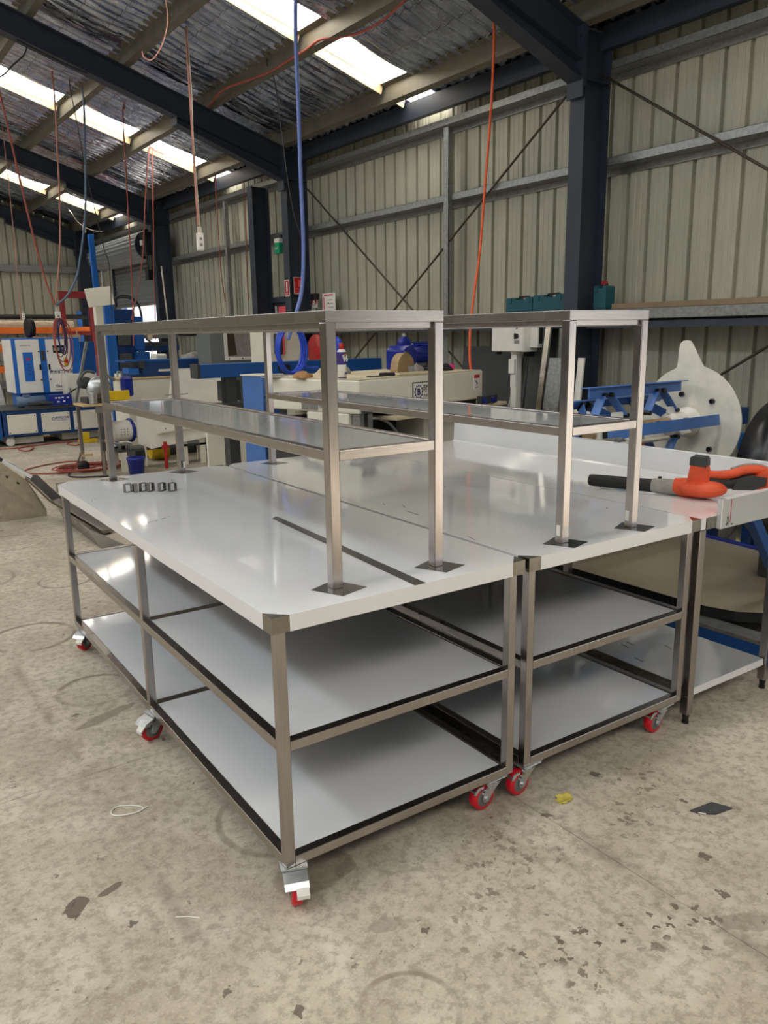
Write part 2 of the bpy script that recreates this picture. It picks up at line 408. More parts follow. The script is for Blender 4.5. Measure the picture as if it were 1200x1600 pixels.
# measured positions of rods, cords and hanging things (metres, shed coordinates)
RODS = [[(4.62, 2.908, 3.711), (4.62, -1.9, 0.595)], [(4.62, 3.118, 3.607), (4.62, 6.606, 1.25)], [(4.62, 7.576, 3.534), (4.62, 4.344, 1.198)], [(4.62, -1.9, 3.414), (4.62, 1.641, 1.259)]]
BLOWER_AT = (2.086, 0.67, 0.9012)
BLOWER_RZ = -1.2287117934040082
CORDS = [('extension_lead', 'orange_cord', 0.011, 'thick orange cord dropping from the roof to the pink tape', [(3.931, 3.35, 4.155), (3.947, 3.35, 3.937), (3.934, 3.35, 3.559), (3.911, 3.35, 3.268), (3.863, 3.35, 2.772), (3.82, 3.35, 2.314), (3.766, 3.35, 2.003), (3.719, 3.35, 1.688), (3.715, 3.35, 1.421), (3.747, 3.35, 1.247)]), ('air_hose', 'blue_hose', 0.017, 'thick pale blue air hose dropping from the roof', [(2.687, 4.3, 4.384), (2.668, 4.3, 3.967), (2.67, 4.3, 3.495), (2.668, 4.3, 2.906), (2.671, 4.3, 2.398), (2.642, 4.3, 2.031), (2.569, 4.3, 1.808), (2.485, 4.3, 1.605)]), ('power_lead', 'black_cord', 0.006, 'thin grey cord hanging beside the blue air hose', [(3.326, 6.0, 4.373), (3.326, 6.0, 4.302), (3.406, 6.0, 4.154), (3.452, 6.0, 3.737), (3.499, 6.0, 3.307), (3.559, 6.0, 2.929), (3.642, 6.0, 2.687)]), ('power_lead', 'pink_cord', 0.01, 'doubled pink cord ending in a hanging white socket, first strand', [(2.563, 6.2, 4.579), (2.555, 6.2, 4.47), (2.555, 6.2, 4.014), (2.554, 6.2, 3.546), (2.554, 6.2, 3.066), (2.559, 6.2, 2.747)]), ('power_lead', 'white_cord', 0.007, 'pale strand twisted beside the doubled pink cord', [(2.582, 6.2, 4.574), (2.569, 6.2, 4.472), (2.575, 6.2, 4.017), (2.561, 6.2, 3.547), (2.568, 6.2, 3.067), (2.572, 6.2, 2.735)]), ('extension_lead', 'red_cord', 0.009, 'dull red cord hanging from a hook on the purlin near the beam', [(2.874, 9.0, 4.513), (2.874, 9.0, 4.483), (2.855, 9.0, 4.489), (2.84, 9.0, 4.256), (2.821, 9.0, 3.563), (2.801, 9.0, 2.85), (2.772, 9.0, 2.117), (2.739, 9.0, 1.533)]), ('power_lead', 'pink_cord', 0.011, 'faded pink cord hanging straight to the left cord knot', [(2.02, 9.0, 4.778), (2.02, 9.0, 4.355), (1.992, 9.0, 3.859), (1.97, 9.0, 3.414), (1.916, 9.0, 2.806), (1.854, 9.0, 2.419), (1.787, 9.0, 2.068)]), ('extension_lead', 'red_cord', 0.012, 'slanting dull red cord running down to the left cord knot', [(1.385, 9.0, 4.975), (1.385, 9.0, 4.625), (1.437, 9.0, 4.22), (1.489, 9.0, 3.804), (1.55, 9.0, 3.306), (1.62, 9.0, 2.792), (1.7, 9.0, 2.338), (1.779, 9.0, 2.06)]), ('blue_hose', 'steel_cord', 0.014, 'grey blue hose curving down to the left cord knot', [(2.368, 9.0, 4.67), (2.368, 9.0, 4.49), (2.333, 9.0, 3.971), (2.29, 9.0, 3.44), (2.237, 9.0, 3.054), (2.152, 9.0, 2.663), (2.07, 9.0, 2.386), (1.938, 9.0, 2.172), (1.793, 9.0, 2.052)]), ('power_lead', 'black_cord', 0.006, 'black cord slanting behind the grey blue hose', [(2.219, 9.0, 4.716), (2.219, 9.0, 4.613), (2.268, 9.0, 4.184), (2.324, 9.0, 3.633), (2.393, 9.0, 3.18), (2.459, 9.0, 2.755), (2.503, 9.0, 2.518), (2.471, 9.0, 1.705)]), ('extension_lead', 'red_cord', 0.008, 'dull red cord drooping left of the third column', [(3.737, 10.0, 4.216), (3.62, 10.0, 4.252), (3.548, 10.0, 4.274), (3.496, 10.0, 4.028), (3.422, 10.0, 3.59), (3.367, 10.0, 3.15), (3.301, 10.0, 2.704), (3.161, 10.0, 2.162), (3.071, 10.0, 1.89)]), ('extension_lead', 'red_cord', 0.008, 'dull red cord dropping straight beside the third column', [(3.596, 10.0, 4.289), (3.596, 10.0, 4.259), (3.576, 10.0, 4.207), (3.536, 10.0, 3.6), (3.503, 10.0, 3.069), (3.459, 10.0, 2.53), (3.449, 10.0, 2.165), (3.413, 10.0, 1.61)]), ('power_lead', 'black_cord', 0.007, 'black cord drooping beside the two dull red cords', [(3.721, 10.0, 4.22), (3.601, 10.0, 4.258), (3.533, 10.0, 4.279), (3.477, 10.0, 4.026), (3.446, 10.0, 3.418)]), ('extension_lead', 'pink_cord', 0.007, 'faint pink cord hanging far left before the back wall', [(2.035, 12.0, 4.773), (2.035, 12.0, 4.028), (2.027, 12.0, 3.379), (2.01, 12.0, 2.715), (1.991, 12.0, 1.937)]), ('extension_lead', 'red_cord', 0.007, 'thin red cord before the wall between the columns, left one', [(4.348, 9.6, 4.056), (4.348, 9.6, 3.68), (4.344, 9.6, 3.164), (4.349, 9.6, 2.62), (4.39, 9.6, 2.14)]), ('extension_lead', 'red_cord', 0.007, 'thin red cord before the wall between the columns, right one', [(4.601, 9.2, 3.978), (4.601, 9.2, 3.948), (4.598, 9.2, 3.401), (4.592, 9.2, 2.78), (4.575, 9.2, 2.144)]), ('power_lead', 'pink_cord', 0.005, 'curled pink cord end hooked below the roof', [(2.118, 5.6, 4.747), (2.118, 5.6, 4.581), (2.132, 5.6, 4.382), (2.083, 5.6, 4.209), (2.021, 5.6, 4.096), (1.952, 5.6, 4.022), (1.889, 5.6, 4.032), (1.876, 5.6, 4.081)]), ('red_conduit', 'red_cord', 0.012, 'dull red cable slung along the roof past the skylight', [(3.307, 3.467, 4.249), (3.375, 3.78, 4.228), (3.437, 4.145, 4.208), (3.441, 4.483, 4.207), (3.377, 4.743, 4.227), (3.303, 4.949, 4.25), (3.322, 5.232, 4.244), (3.327, 5.584, 4.243), (3.332, 5.989, 4.241), (3.298, 6.351, 4.252), (3.243, 6.857, 4.269), (3.335, 7.499, 4.24)]), ('power_lead', 'black_cord', 0.012, 'black cable sagging under the second rafter', [(1.25, 7.3, 4.525), (1.359, 7.3, 4.487), (1.564, 7.3, 4.418), (1.747, 7.3, 4.365), (1.91, 7.3, 4.331)]), ('power_lead', 'black_cord', 0.008, 'black cable drooping over the skylight at the picture edge', [(1.425, 7.6, 4.615), (1.381, 7.6, 4.494), (1.258, 7.6, 4.373), (1.175, 7.6, 4.282), (1.097, 7.6, 4.228)]), ('extension_lead', 'red_cord', 0.007, 'short red cord above the blue drive unit', [(3.498, 10.4, 1.465), (3.466, 10.4, 1.32), (3.414, 10.4, 1.176), (3.36, 10.4, 1.012)]), ('power_lead', 'white_cord', 0.008, 'slack pale cord strung to the blue mast', [(3.801, 15.438, 4.196), (3.626, 14.5, 3.956), (3.707, 14.5, 3.823), (3.828, 14.5, 3.727), (3.991, 14.5, 3.666), (4.173, 14.5, 3.653)])]
HOSE_LOOP = (2.493, 4.3, 1.525)
HOSE_TOP = 1.525
SOCKETS = [((2.567, 6.2, 2.673), 'white hanging socket at the end of the doubled pink cord', 1.15), ((1.801, 9.0, 1.974), 'white hanging socket at the left cord knot', 1.1), ((3.831, 14.5, 3.75), 'small white connector on the slack pale cord', 0.9), ((2.8, 15.6, 2.146), 'white fitting standing on the beige roll behind the black ring', 0.9)]
BUNDLE = (1.801, 8.95, 1.87)
FLOOR_CABLES = [('red_cable', 'red_cord', 0.009, 'red cable snaking across the floor toward the benchtop', [(1.987, 9.217, 0.011), (1.851, 9.337, 0.011), (1.589, 9.281, 0.011), (1.402, 9.17, 0.011), (1.199, 8.955, 0.011), (1.175, 8.666, 0.011), (1.394, 8.476, 0.011), (1.684, 8.408, 0.011), (1.993, 8.654, 0.011)]), ('black_cable', 'black_cord', 0.01, 'black cable curling on the floor below the saw bench', [(1.957, 7.753, 0.012), (1.762, 7.865, 0.012), (1.597, 7.949, 0.012), (1.519, 8.132, 0.012), (1.621, 8.463, 0.012), (1.933, 9.265, 0.012), (2.203, 10.125, 0.012)]), ('red_cable', 'red_cord', 0.01, 'red cable lying along the floor before the wheeled base', [(1.265, 11.405, 0.012), (1.511, 11.275, 0.012), (1.81, 11.381, 0.012), (2.123, 11.491, 0.012), (2.426, 11.521, 0.012), (2.618, 11.556, 0.012)]), ('red_cable', 'red_cord', 0.01, 'small red cable loop before the white castor', [(1.828, 11.461, 0.012), (1.651, 11.335, 0.012), (1.556, 11.053, 0.012), (1.616, 10.823, 0.012), (1.757, 11.054, 0.012), (1.779, 11.409, 0.012), (1.668, 11.414, 0.012)]), ('red_cable', 'red_cord', 0.01, 'small red cable loop before the yellow jack', [(2.594, 11.472, 0.012), (2.442, 11.506, 0.012), (2.308, 11.222, 0.012), (2.361, 10.979, 0.012), (2.504, 11.144, 0.012), (2.523, 11.432, 0.012)])]

# ------------------------------------------------------------------ building shell
XW = 4.787; YF = -9.0; YB = 17.2; XL = -12.0; XR = -3.6; SL = .31; ZE = 3.95
def zr(x): return ZE + SL*(XW-x) if x > XR else ZE + SL*(x-XL)*(XW-XR)/(XR-XL)
FRAMES = [-6.8, -2.05, 2.72, 7.49, 12.2, 16.9]

# floor: sub-base with cast slabs separated by open joints
b = MB(); b.box(XL, YF, -.16, XW, YB, -.012)
floor = struct(b.build('floor', 'concrete'))
slab_mesh = {}
xs = [XL, -7.0, -3.6, .945, 2.09, XW]; ys = [YF, -4.6, 1.1, 6.8, 12.3, YB]
g = .0012
for i in range(len(xs)-1):
    for j in range(len(ys)-1):
        b = MB(); b.box(xs[i]+g, ys[j]+g, -.02, xs[i+1]-g, ys[j+1]-g, 0)
        b.build('slab', 'concrete', floor, bevel=.002)
b = MB(); b.box(-60, -60, -.30, 60, 60, -.17)
struct(b.build('ground_outside', 'concrete_out'), 'pale concrete yard outside the open doors')

# cladding sheets: pans with narrow ribs folded outwards
def clad_profile(pans, pitch):
    pts = []
    for k in range(pans):
        o = k*pitch
        pts += [(o, 0), (o+.045, 0), (o+.05, .004), (o+.065, .004), (o+.07, 0), (o+.105, 0), (o+.11, .004), (o+.125, .004), (o+.13, 0), (o+.162, 0), (o+.168, .036), (o+.194, .036), (o+.2, 0)]
    return pts
def sheet_mb(width, z0, za, zb, pitch=.2):
    pans = max(1, round(width/pitch)); pr = clad_profile(pans, pitch); b = MB(); n = len(pr)
    vs = [(u, d, z0) for u, d in pr] + [(u, d, za+(zb-za)*u/(pans*pitch)) for u, d in pr]
    vs += [(u, d+.0012, z) for u, d, z in vs]
    m = 2*n
    fs = [(i, i+1, n+i+1, n+i) for i in range(n-1)] + [(m+i+1, m+i, m+n+i, m+n+i+1) for i in range(n-1)]
    b.add(vs, fs); return b
def along_y(o, x, y): o.location = (x, y, 0); o.rotation_euler = (0, 0, -PI/2); return o

DOOR_Y0, DOOR_Y1, DOOR_TOP = 12.75, 15.55, 3.05
wall_right = struct(empty('wall_right'))
full = None; y = YB
while y - .8 > YF-.3:
    y0, y1 = y-.8, y
    if y0 < -2.3 and y1 > -6.5:
        y -= .8; continue
    if y0 > DOOR_Y0-.1 and y1 < DOOR_Y1+.9 and y1 <= DOOR_Y1+.5:
        o = sheet_mb(.8, DOOR_TOP, ZE+.1, ZE+.1).build('cladding_sheet', 'clad', wall_right)
    elif full is None:
        full = o = sheet_mb(.8, 0, ZE+.1, ZE+.1).build('cladding_sheet', 'clad', wall_right)
    else:
        o = copy_part(full, wall_right)
    along_y(o, XW, y); y -= .8
wall_back = struct(empty('wall_back'))
x = XL
while x < XW-.01:
    z0, z1 = zr(x+.01)+.05, zr(min(x+.8, XW))+.05
    o = sheet_mb(.8, 0, z0, z1).build('cladding_sheet', 'clad', wall_back); o.location = (x, YB, 0); x += .8
# front and left walls stand behind the camera; the left one carries a wide open doorway
b = MB()
b.prism([(XL, 0), (XW, 0), (XW, zr(XW)), (XR, zr(XR)), (XL, zr(XL))], lambda a, c, t: (a, t, c), YF-.06, YF)
struct(b.build('wall_front', 'grey'))
b = MB(); b.box(XL-.06, YF, 0, XL, -7.0, ZE+.1); b.box(XL-.06, -1.0, 0, XL, YB, ZE+.1); b.box(XL-.06, -7.0, 3.9, XL, -1.0, ZE+.1)
struct(b.build('wall_left', 'grey'))

# roof: foil blanket bays between skylight strips
SKY = [(-5.3, -4.2), (.12, .58), (4.86, 5.30), (9.62, 10.06), (14.42, 14.86)]  # first strip is out of view, widened to throw more light on the shelves
PX = [4.29, 3.33, 2.37, 1.41, .45, -.51, -1.47, -2.43, -3.39]
ceiling = struct(empty('ceiling'))
def foil_bay(y0, y1, xa, xb, fine):
    ny = max(3, int((y1-y0)/(.02 if fine else .12))); nx = int(abs(xb-xa)/(.10 if fine else .5))+2
    ph = random.random()*6
    def fn(u, v):
        x = xa+(xb-xa)*u; y = y0+(y1-y0)*v
        z = zr(x)
        if fine:
            fr = ((4.29-x)/.96) % 1.0
            sag = .022*math.sin(PI*fr)*(1+.5*math.sin(y*1.7+ph)+.3*math.sin(y*4.1+x*2))
            z += -.012 - sag + .0095*math.sin(y*2*PI/.135+.5*math.sin(x*2.3+ph)) + .004*math.sin(y*31+x*9+ph)
        return (x, y, z)
    return MB().grid(fn, nx, ny)
yy = YF
for s0, s1 in SKY + [(YB, YB)]:
    near = s0 > 0
    foil_bay(yy, s0, XW+.05, XR, near).build('foil_blanket', 'foil', ceiling)
    foil_bay(yy, s0, XR, -4.3, False).build('foil_blanket', 'foil', ceiling); foil_bay(yy, s0, -5.0, XL, False).build('foil_blanket', 'foil', ceiling)
    yy = s1
o = MB().grid(lambda u, v: (-4.3-.7*u, YF+(YB-YF)*v, zr(-4.3-.7*u)+.012), 4, 60).build('skylight_sheet', 'ridge_light', ceiling); o['label'] = 'long translucent sheet near the ridge'
for s0, s1 in SKY:
    for xa, xb in ((XW+.05, XR), (XR, -4.3), (-5.0, XL)):
        def fn(u, v, xa=xa, xb=xb, s0=s0, s1=s1):
            x = xa+(xb-xa)*u; y = s0-.07+(s1-s0+.14)*v
            return (x, y, zr(x)+.016+.008*math.sin(y*2*PI/.0943))
        o = MB().grid(fn, 14, 50).build('skylight_sheet', 'skylight', ceiling)
        o['label'] = 'glowing translucent skylight sheet'
    # cream trim channel hanging along the far edge of each strip, between purlins
    for k in range(len(PX)):
        xa = PX[k]-.035; xb = PX[k+1]+.035 if k+1 < len(PX) else XR
        if k == 0:
            bb = MB(); bb.bar((XW-.25, s1+.012, zr(XW-.25)-.055), (PX[0]+.035, s1+.012, zr(PX[0]+.035)-.055), .012, .10)
            bb.build('skylight_trim', 'trim_cream', ceiling)
        bb = MB(); bb.bar((xa, s1+.012, zr(xa)-.055), (xb, s1+.012, zr(xb)-.055), .012, .10); bb.build('skylight_trim', 'trim_cream', ceiling)

# purlins: zed sections on the rafters
def purlin(x, mat='purlin', d=.15, tz=0.0):
    b = MB(); z = zr(x)-.015+tz
    def q(pts): b.prism(pts, lambda a, c, t: (x+a, t, z+c-SL*a), YF, YB)
    q([(-.003, -d), (.003, -d), (.003, 0), (-.003, 0)])
    q([(0, -d), (.062, -d), (.062, -d+.004), (0, -d+.004)]); q([(-.062, -.004), (0, -.004), (0, 0), (-.062, 0)])
    q([(.058, -d), (.062, -d), (.062, -d+.02), (.058, -d+.02)])
    return struct(b.build('roof_purlin', mat))
for x in PX: purlin(x)
for x in PX[1:]: purlin(2*XR-x, 'purlin')
b = MB()   # eave strut
b.prism([(4.56, 3.80), (4.63, 3.80), (4.63, 3.804), (4.564, 3.804), (4.564, 3.965), (4.62, 3.95), (4.62, 3.956), (4.56, 3.972)], lambda a, c, t: (a, t, c), YF, YB)
struct(b.build('eave_strut', 'char'))

# wall girts (channel with lips) on the right wall and back wall
def girt(z0, y0=YF, y1=YB, mat='galv', up=.065):   # zed: near flange up, level web, flange down on the cladding
    b = MB(); f = lambda a, c, t: (a, t, c); x0 = 4.640
    b.prism([(x0, z0), (x0+.003, z0), (x0+.003, z0+up), (x0, z0+up)], f, y0, y1)
    b.prism([(x0, z0), (XW-.002, z0), (XW-.002, z0+.003), (x0, z0+.003)], f, y0, y1)
    b.prism([(XW-.005, z0-.055), (XW-.002, z0-.055), (XW-.002, z0), (XW-.005, z0)], f, y0, y1)
    b.prism([(x0, z0+up-.003), (x0+.018, z0+up-.003), (x0+.018, z0+up), (x0, z0+up)], f, y0, y1)
    b.prism([(XW-.023, z0-.055), (XW-.005, z0-.055), (XW-.005, z0-.052), (XW-.023, z0-.052)], f, y0, y1)
    return struct(b.build('wall_girt', mat))
girt(3.665); girt(2.945, -2.2, DOOR_Y0-.1); girt(1.715, -2.2, DOOR_Y0-.1, 'galv_dark', .05); girt(.40, -2.2, DOOR_Y0-.1)
for z0 in (3.05, 1.75, .6):
    b = MB(); b.prism([(17.06, z0), (17.2, z0-.01), (17.2, z0), (17.063, z0+.004), (17.063, z0+.13), (17.2, z0+.14), (17.2, z0+.15), (17.06, z0+.135)], lambda a, c, t: (t, a, c), XL, XW)
    struct(b.build('wall_girt', 'galv'))
# galvanised mullions between the girts
for y in (4.72, 9.92):
    b = MB(); b.box(4.60, y-.045, 1.7, 4.655, y-.041, 3.63); b.box(4.60, y-.045, 1.7, 4.604, y+.035, 3.63); b.box(4.60, y+.031, 1.7, 4.655, y+.035, 3.63); b.box(4.60, y-.045, .05, 4.604, y+.035, 1.655)
    struct(b.build('wall_mullion', 'galv'))

# portal frames
def portal_frame(yc):
    b = MB(); y0, y1 = yc, yc+.15; f = lambda a, c, t: (a, t, c); ym = yc+.075
    b.box(4.33, y0, 0, 4.343, y1, 3.93); b.box(4.617, y0, 0, 4.63, y1, 3.93); b.box(4.343, ym-.004, 0, 4.617, ym+.004, 3.93)
    for z in (3.55, 3.90): b.box(4.343, y0, z, 4.617, y1, z+.012)
    b.box(4.27, y0-.02, -.0, 4.69, y1+.02, .02)
    b.box(4.31, y0-.006, 3.50, 4.33, y1+.006, 4.0)
    col = struct(b.build('portal_column', 'char'))
    b = MB()
    zt = lambda x: zr(x)-.165
    xa, xb = 4.31, XR
    for top, th in ((0, .012), (-.245, .012)):
        b.prism([(xa, zt(xa)+top-th), (xb, zt(xb)+top-th), (xb, zt(xb)+top), (xa, zt(xa)+top)], f, y0, y1)
    b.prism([(xa, zt(xa)-.25), (xb, zt(xb)-.25), (xb, zt(xb)), (xa, zt(xa))], f, ym-.004, ym+.004)
    # haunch below the rafter near the column
    hx0, hx1 = 4.31, 2.95
    b.prism([(hx0, zt(hx0)-.39), (hx1, zt(hx1)-.33), (hx1, zt(hx1)-.25), (hx0, zt(hx0)-.25)], f, ym-.004, ym+.004)
    b.prism([(hx0, zt(hx0)-.40), (hx1, zt(hx1)-.34), (hx1, zt(hx1)-.328), (hx0, zt(hx0)-.388)], f, y0, y1)
    b.prism([(hx1, zt(hx1)-.34), (hx1-.012, zt(hx1)-.34), (hx1-.012, zt(hx1)-.25), (hx1, zt(hx1)-.25)], f, y0, y1)
    b.box(4.29, y0-.006, 3.42, 4.31, y1+.006, 4.0)
    raf = struct(b.build('rafter', 'char'))
    b = MB(); xa, xb = XR, XL+.2     # far half of the frame
    zt2 = lambda x: zr(x-.0001)-.165
    for top, th in ((0, .012), (-.245, .012)):
        b.prism([(xa, zt(XR)+top-th), (xb, zt2(xb)+top-th), (xb, zt2(xb)+top), (xa, zt(XR)+top)], f, y0, y1)
    b.prism([(xa, zt(XR)-.25), (xb, zt2(xb)-.25), (xb, zt2(xb)), (xa, zt(XR))], f, ym-.004, ym+.004)
    b.box(XL+.16, y0, 0, XL+.173, y1, 3.9); b.box(XL+.44, y0, 0, XL+.453, y1, 3.9); b.box(XL+.173, ym-.004, 0, XL+.44, ym+.004, 3.9)
    struct(b.build('rafter', 'char'))
    bm_ = MB()
    for z in (3.58, 3.86, 3.70):
        for dy in (.03, .12): bm_.cyl((4.275, yc+dy, z), (4.29, yc+dy, z), .012, 6)
    bm_.build('bolt', 'char', col)
for yc in FRAMES: portal_frame(yc)
# narrow post beside the exit door
b = MB(); b.box(4.35, 8.48, 0, 4.36, 8.63, 3.62); b.box(4.59, 8.48, 0, 4.60, 8.63, 3.62); b.box(4.36, 8.551, 0, 4.59, 8.559, 3.62)
struct(b.build('door_post', 'char'))

# bracing rods crossing the bays
def rod(name, a, c, r=.011, mat='rod', parent=None):
    return MB().cyl(a, c, r, 8).build(name, mat, parent)
def rod_pair(pts, r=.011):
    o = rod('bracing_rod', pts[0], pts[1], r); return struct(o)
for pts in RODS:
    rod_pair(pts)

# ------------------------------------------------------------------ the stainless workbenches
A = 0.02776
H, L, T = .90, 2.5255, .0315
ZB, ZM, LM = .1154, .4848, 1.2584
INS = .018

def caster_mbs():
    br = MB()   # bracket: top plate, swivel race, two fork cheeks
    br.box(-.045, -.04, .1105, .045, .04, .1154); br.cyl((0, 0, .098), (0, 0, .1105), .030, 20); br.cyl((0, 0, .092), (0, 0, .099), .034, 20)
    for s in (-1, 1):
        y0, y1 = s*.021, s*.0245
        poly = [(-.030, .094), (.034, .094), (.046, .075), (.056, .050), (.052, .038), (.040, .033), (.028, .038), (.008, .062), (-.012, .080)]
        br.prism(poly, lambda a, c, t: (a, t, c), min(y0, y1), max(y0, y1))
    br.box(-.030, -.0245, .090, .034, .0245, .094)
    wh = MB(); wh.lathe([(.020, -.016), (.043, -.016), (.0485, -.013), (.050, -.006), (.050, .006), (.0485, .013), (.043, .016), (.020, .016)], (.040, 0, .050), 'y', 32)
    hb = MB(); hb.lathe([(.008, -.0185), (.017, -.0185), (.032, -.0165), (.034, -.0155), (.034, .0155), (.032, .0165), (.017, .0185), (.008, .0185)], (.040, 0, .048), 'y', 24)
    ax = MB(); ax.cyl((.040, -.031, .048), (.040, .031, .048), .005, 10)
    for s in (-1, 1): ax.cyl((.040, s*.0245, .048), (.040, s*.030, .048), .0095, 6)
    for s in (-1, 1):
        for px, pz in ((.050, .085), (.062, .078), (.036, .089)): ax.cyl((px, s*.026, pz), (px, s*.034, pz), .004, 6)
    pd = MB()   # pressed steel brake lever over the wheel, with its foot tab
    pd.prism([(.022, .1035), (.036, .1085), (.078, .093), (.092, .078), (.089, .075), (.075, .0895), (.036, .1045)], lambda a, c, t: (a, t, c), -.036, .036)
    for s in (-1, 1): pd.prism([(.036, .106), (.078, .091), (.088, .078), (.060, .082)], lambda a, c, t: (a, t, c), min(s*.034, s*.036), max(s*.034, s*.036))
    tb = MB(); tb.prism([(.090, .082), (.099, .070), (.105, .066), (.104, .053), (.100, .053), (.100, .064), (.096, .067), (.086, .079)], lambda a, c, t: (a, t, c), -.003, .034)
    return br, wh, hb, ax, pd, tb
_c = None
_c2 = None
def caster_flat(parent, x, y, ang):
    global _c2
    if _c2 is None:
        br, wh, hb, ax, pd, tb = caster_mbs()
        o = br.build('caster', 'zinc', parent, .0012)
        lv = MB(); lv.prism([(-.02, .100), (-.05, .106), (-.088, .111), (-.088, .108), (-.05, .102), (-.02, .096)], lambda a, c, t: (a, t, c), -.024, .024)
        jw = MB()
        for s in (-1, 1): jw.prism([(.050, .098), (.075, .100), (.092, .088), (.094, .078), (.084, .076), (.070, .090), (.052, .090)], lambda a, c, t: (a, t, c), min(s*.019, s*.023), max(s*.019, s*.023))
        jw.cyl((.085, -.022, .083), (.085, .022, .083), .005, 8)
        kids = [wh.build('wheel', 'red_wheel', o), hb.build('hub', 'hub', o), ax.build('axle_bolt', 'zinc', o), lv.build('brake_pedal', 'zinc', o, .001), jw.build('brake_jaw', 'zinc', o, .0008)]
        kids[0]['label'] = 'red wheel'
        _c2 = (o, kids)
    else:
        o = copy_part(_c2[0], parent)
        for k in _c2[1]: copy_part(k, o)
    o.location = (x, y, 0); o.rotation_euler = (0, 0, math.radians(ang))
    return o
def caster(parent, x, y, ang):
    global _c
    if _c is None:
        br, wh, hb, ax, pd, tb = caster_mbs()
        o = br.build('caster', 'zinc', parent, .0012)
        kids = [wh.build('wheel', 'red_wheel', o), hb.build('hub', 'hub', o), ax.build('axle_bolt', 'zinc', o), pd.build('brake_pedal', 'zinc', o, .001), tb.build('foot_tab', 'white_pedal', o, .001)]
        kids[0]['label'] = 'red wheel'
        _c = (o, kids)
    else:
        o = copy_part(_c[0], parent)
        for k in _c[1]: copy_part(k, o)
    o.location = (x, y, 0); o.rotation_euler = (0, 0, math.radians(ang))
    return o

def frame_bar(parent, name, a, b, w, h, mat, bev=.0022):
    return MB().bar(a, b, w, h).build(name, mat, parent, bev)

def worktop(parent, D, rim=.048):
    # film-covered folded top: top skin, hemmed rim, steel corners left bare
    b = MB(); c = .055
    b.prism([(c, 0), (D-c, 0), (D, c), (D, L-c), (D-c, L), (c, L), (0, L-c), (0, c)], lambda a, d, t: (a, d, t), H-.0012, H)
    top = b.build('worktop', 'film', parent)
    e = MB()
    e.box(c, 0, H-rim, D-c, .0012, H-.0012); e.box(c, L-.0012, H-rim, D-c, L, H-.0012)
    e.box(0, c, H-rim, .0012, L-c, H-.0012); e.box(D-.0012, c, H-rim, D, L-c, H-.0012)
    e.build('folded_rim', 'film_matt', parent)
    u = MB(); u.box(.0013, .0013, H-rim+.002, D-.0013, L-.0013, H-.0014)
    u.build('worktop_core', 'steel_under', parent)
    for x, y, sx, sy in ((0, 0, 1, 1), (D, 0, -1, 1), (0, L, 1, -1), (D, L, -1, -1)):
        b = MB()
        P = lambda a, d, z: (x+sx*a, y+sy*d, z)
        b.add([P(0, 0, H), P(c, 0, H), P(0, c, H), P(0, 0, H-.001), P(c, 0, H-.001), P(0, c, H-.001)], [(0, 1, 2), (3, 5, 4), (0, 3, 4, 1), (1, 4, 5, 2), (2, 5, 3, 0)])
        b.hexa([P(0, 0, H-rim), P(c, 0, H-rim), P(c, .0013, H-rim), P(0, .0013, H-rim), P(0, 0, H-.001), P(c, 0, H-.001), P(c, .0013, H-.001), P(0, .0013, H-.001)])
        b.hexa([P(0, .0013, H-rim), P(.0013, .0013, H-rim), P(.0013, c, H-rim), P(0, c, H-rim), P(0, .0013, H-.001), P(.0013, .0013, H-.001), P(.0013, c, H-.001), P(0, c, H-.001)])
        o = b.build('corner_cap', 'steel_plate', parent); o['label'] = 'bare steel corner cap'
    return top

def undershelf(parent, D, x0, x1, y0, y1, z, name='shelf_sheet'):
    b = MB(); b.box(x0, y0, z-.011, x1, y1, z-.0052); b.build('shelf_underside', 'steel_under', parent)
    b = MB(); b.box(x0, y0, z-.005, x1, y1, z-.004)
    return b.build(name, 'film', parent)

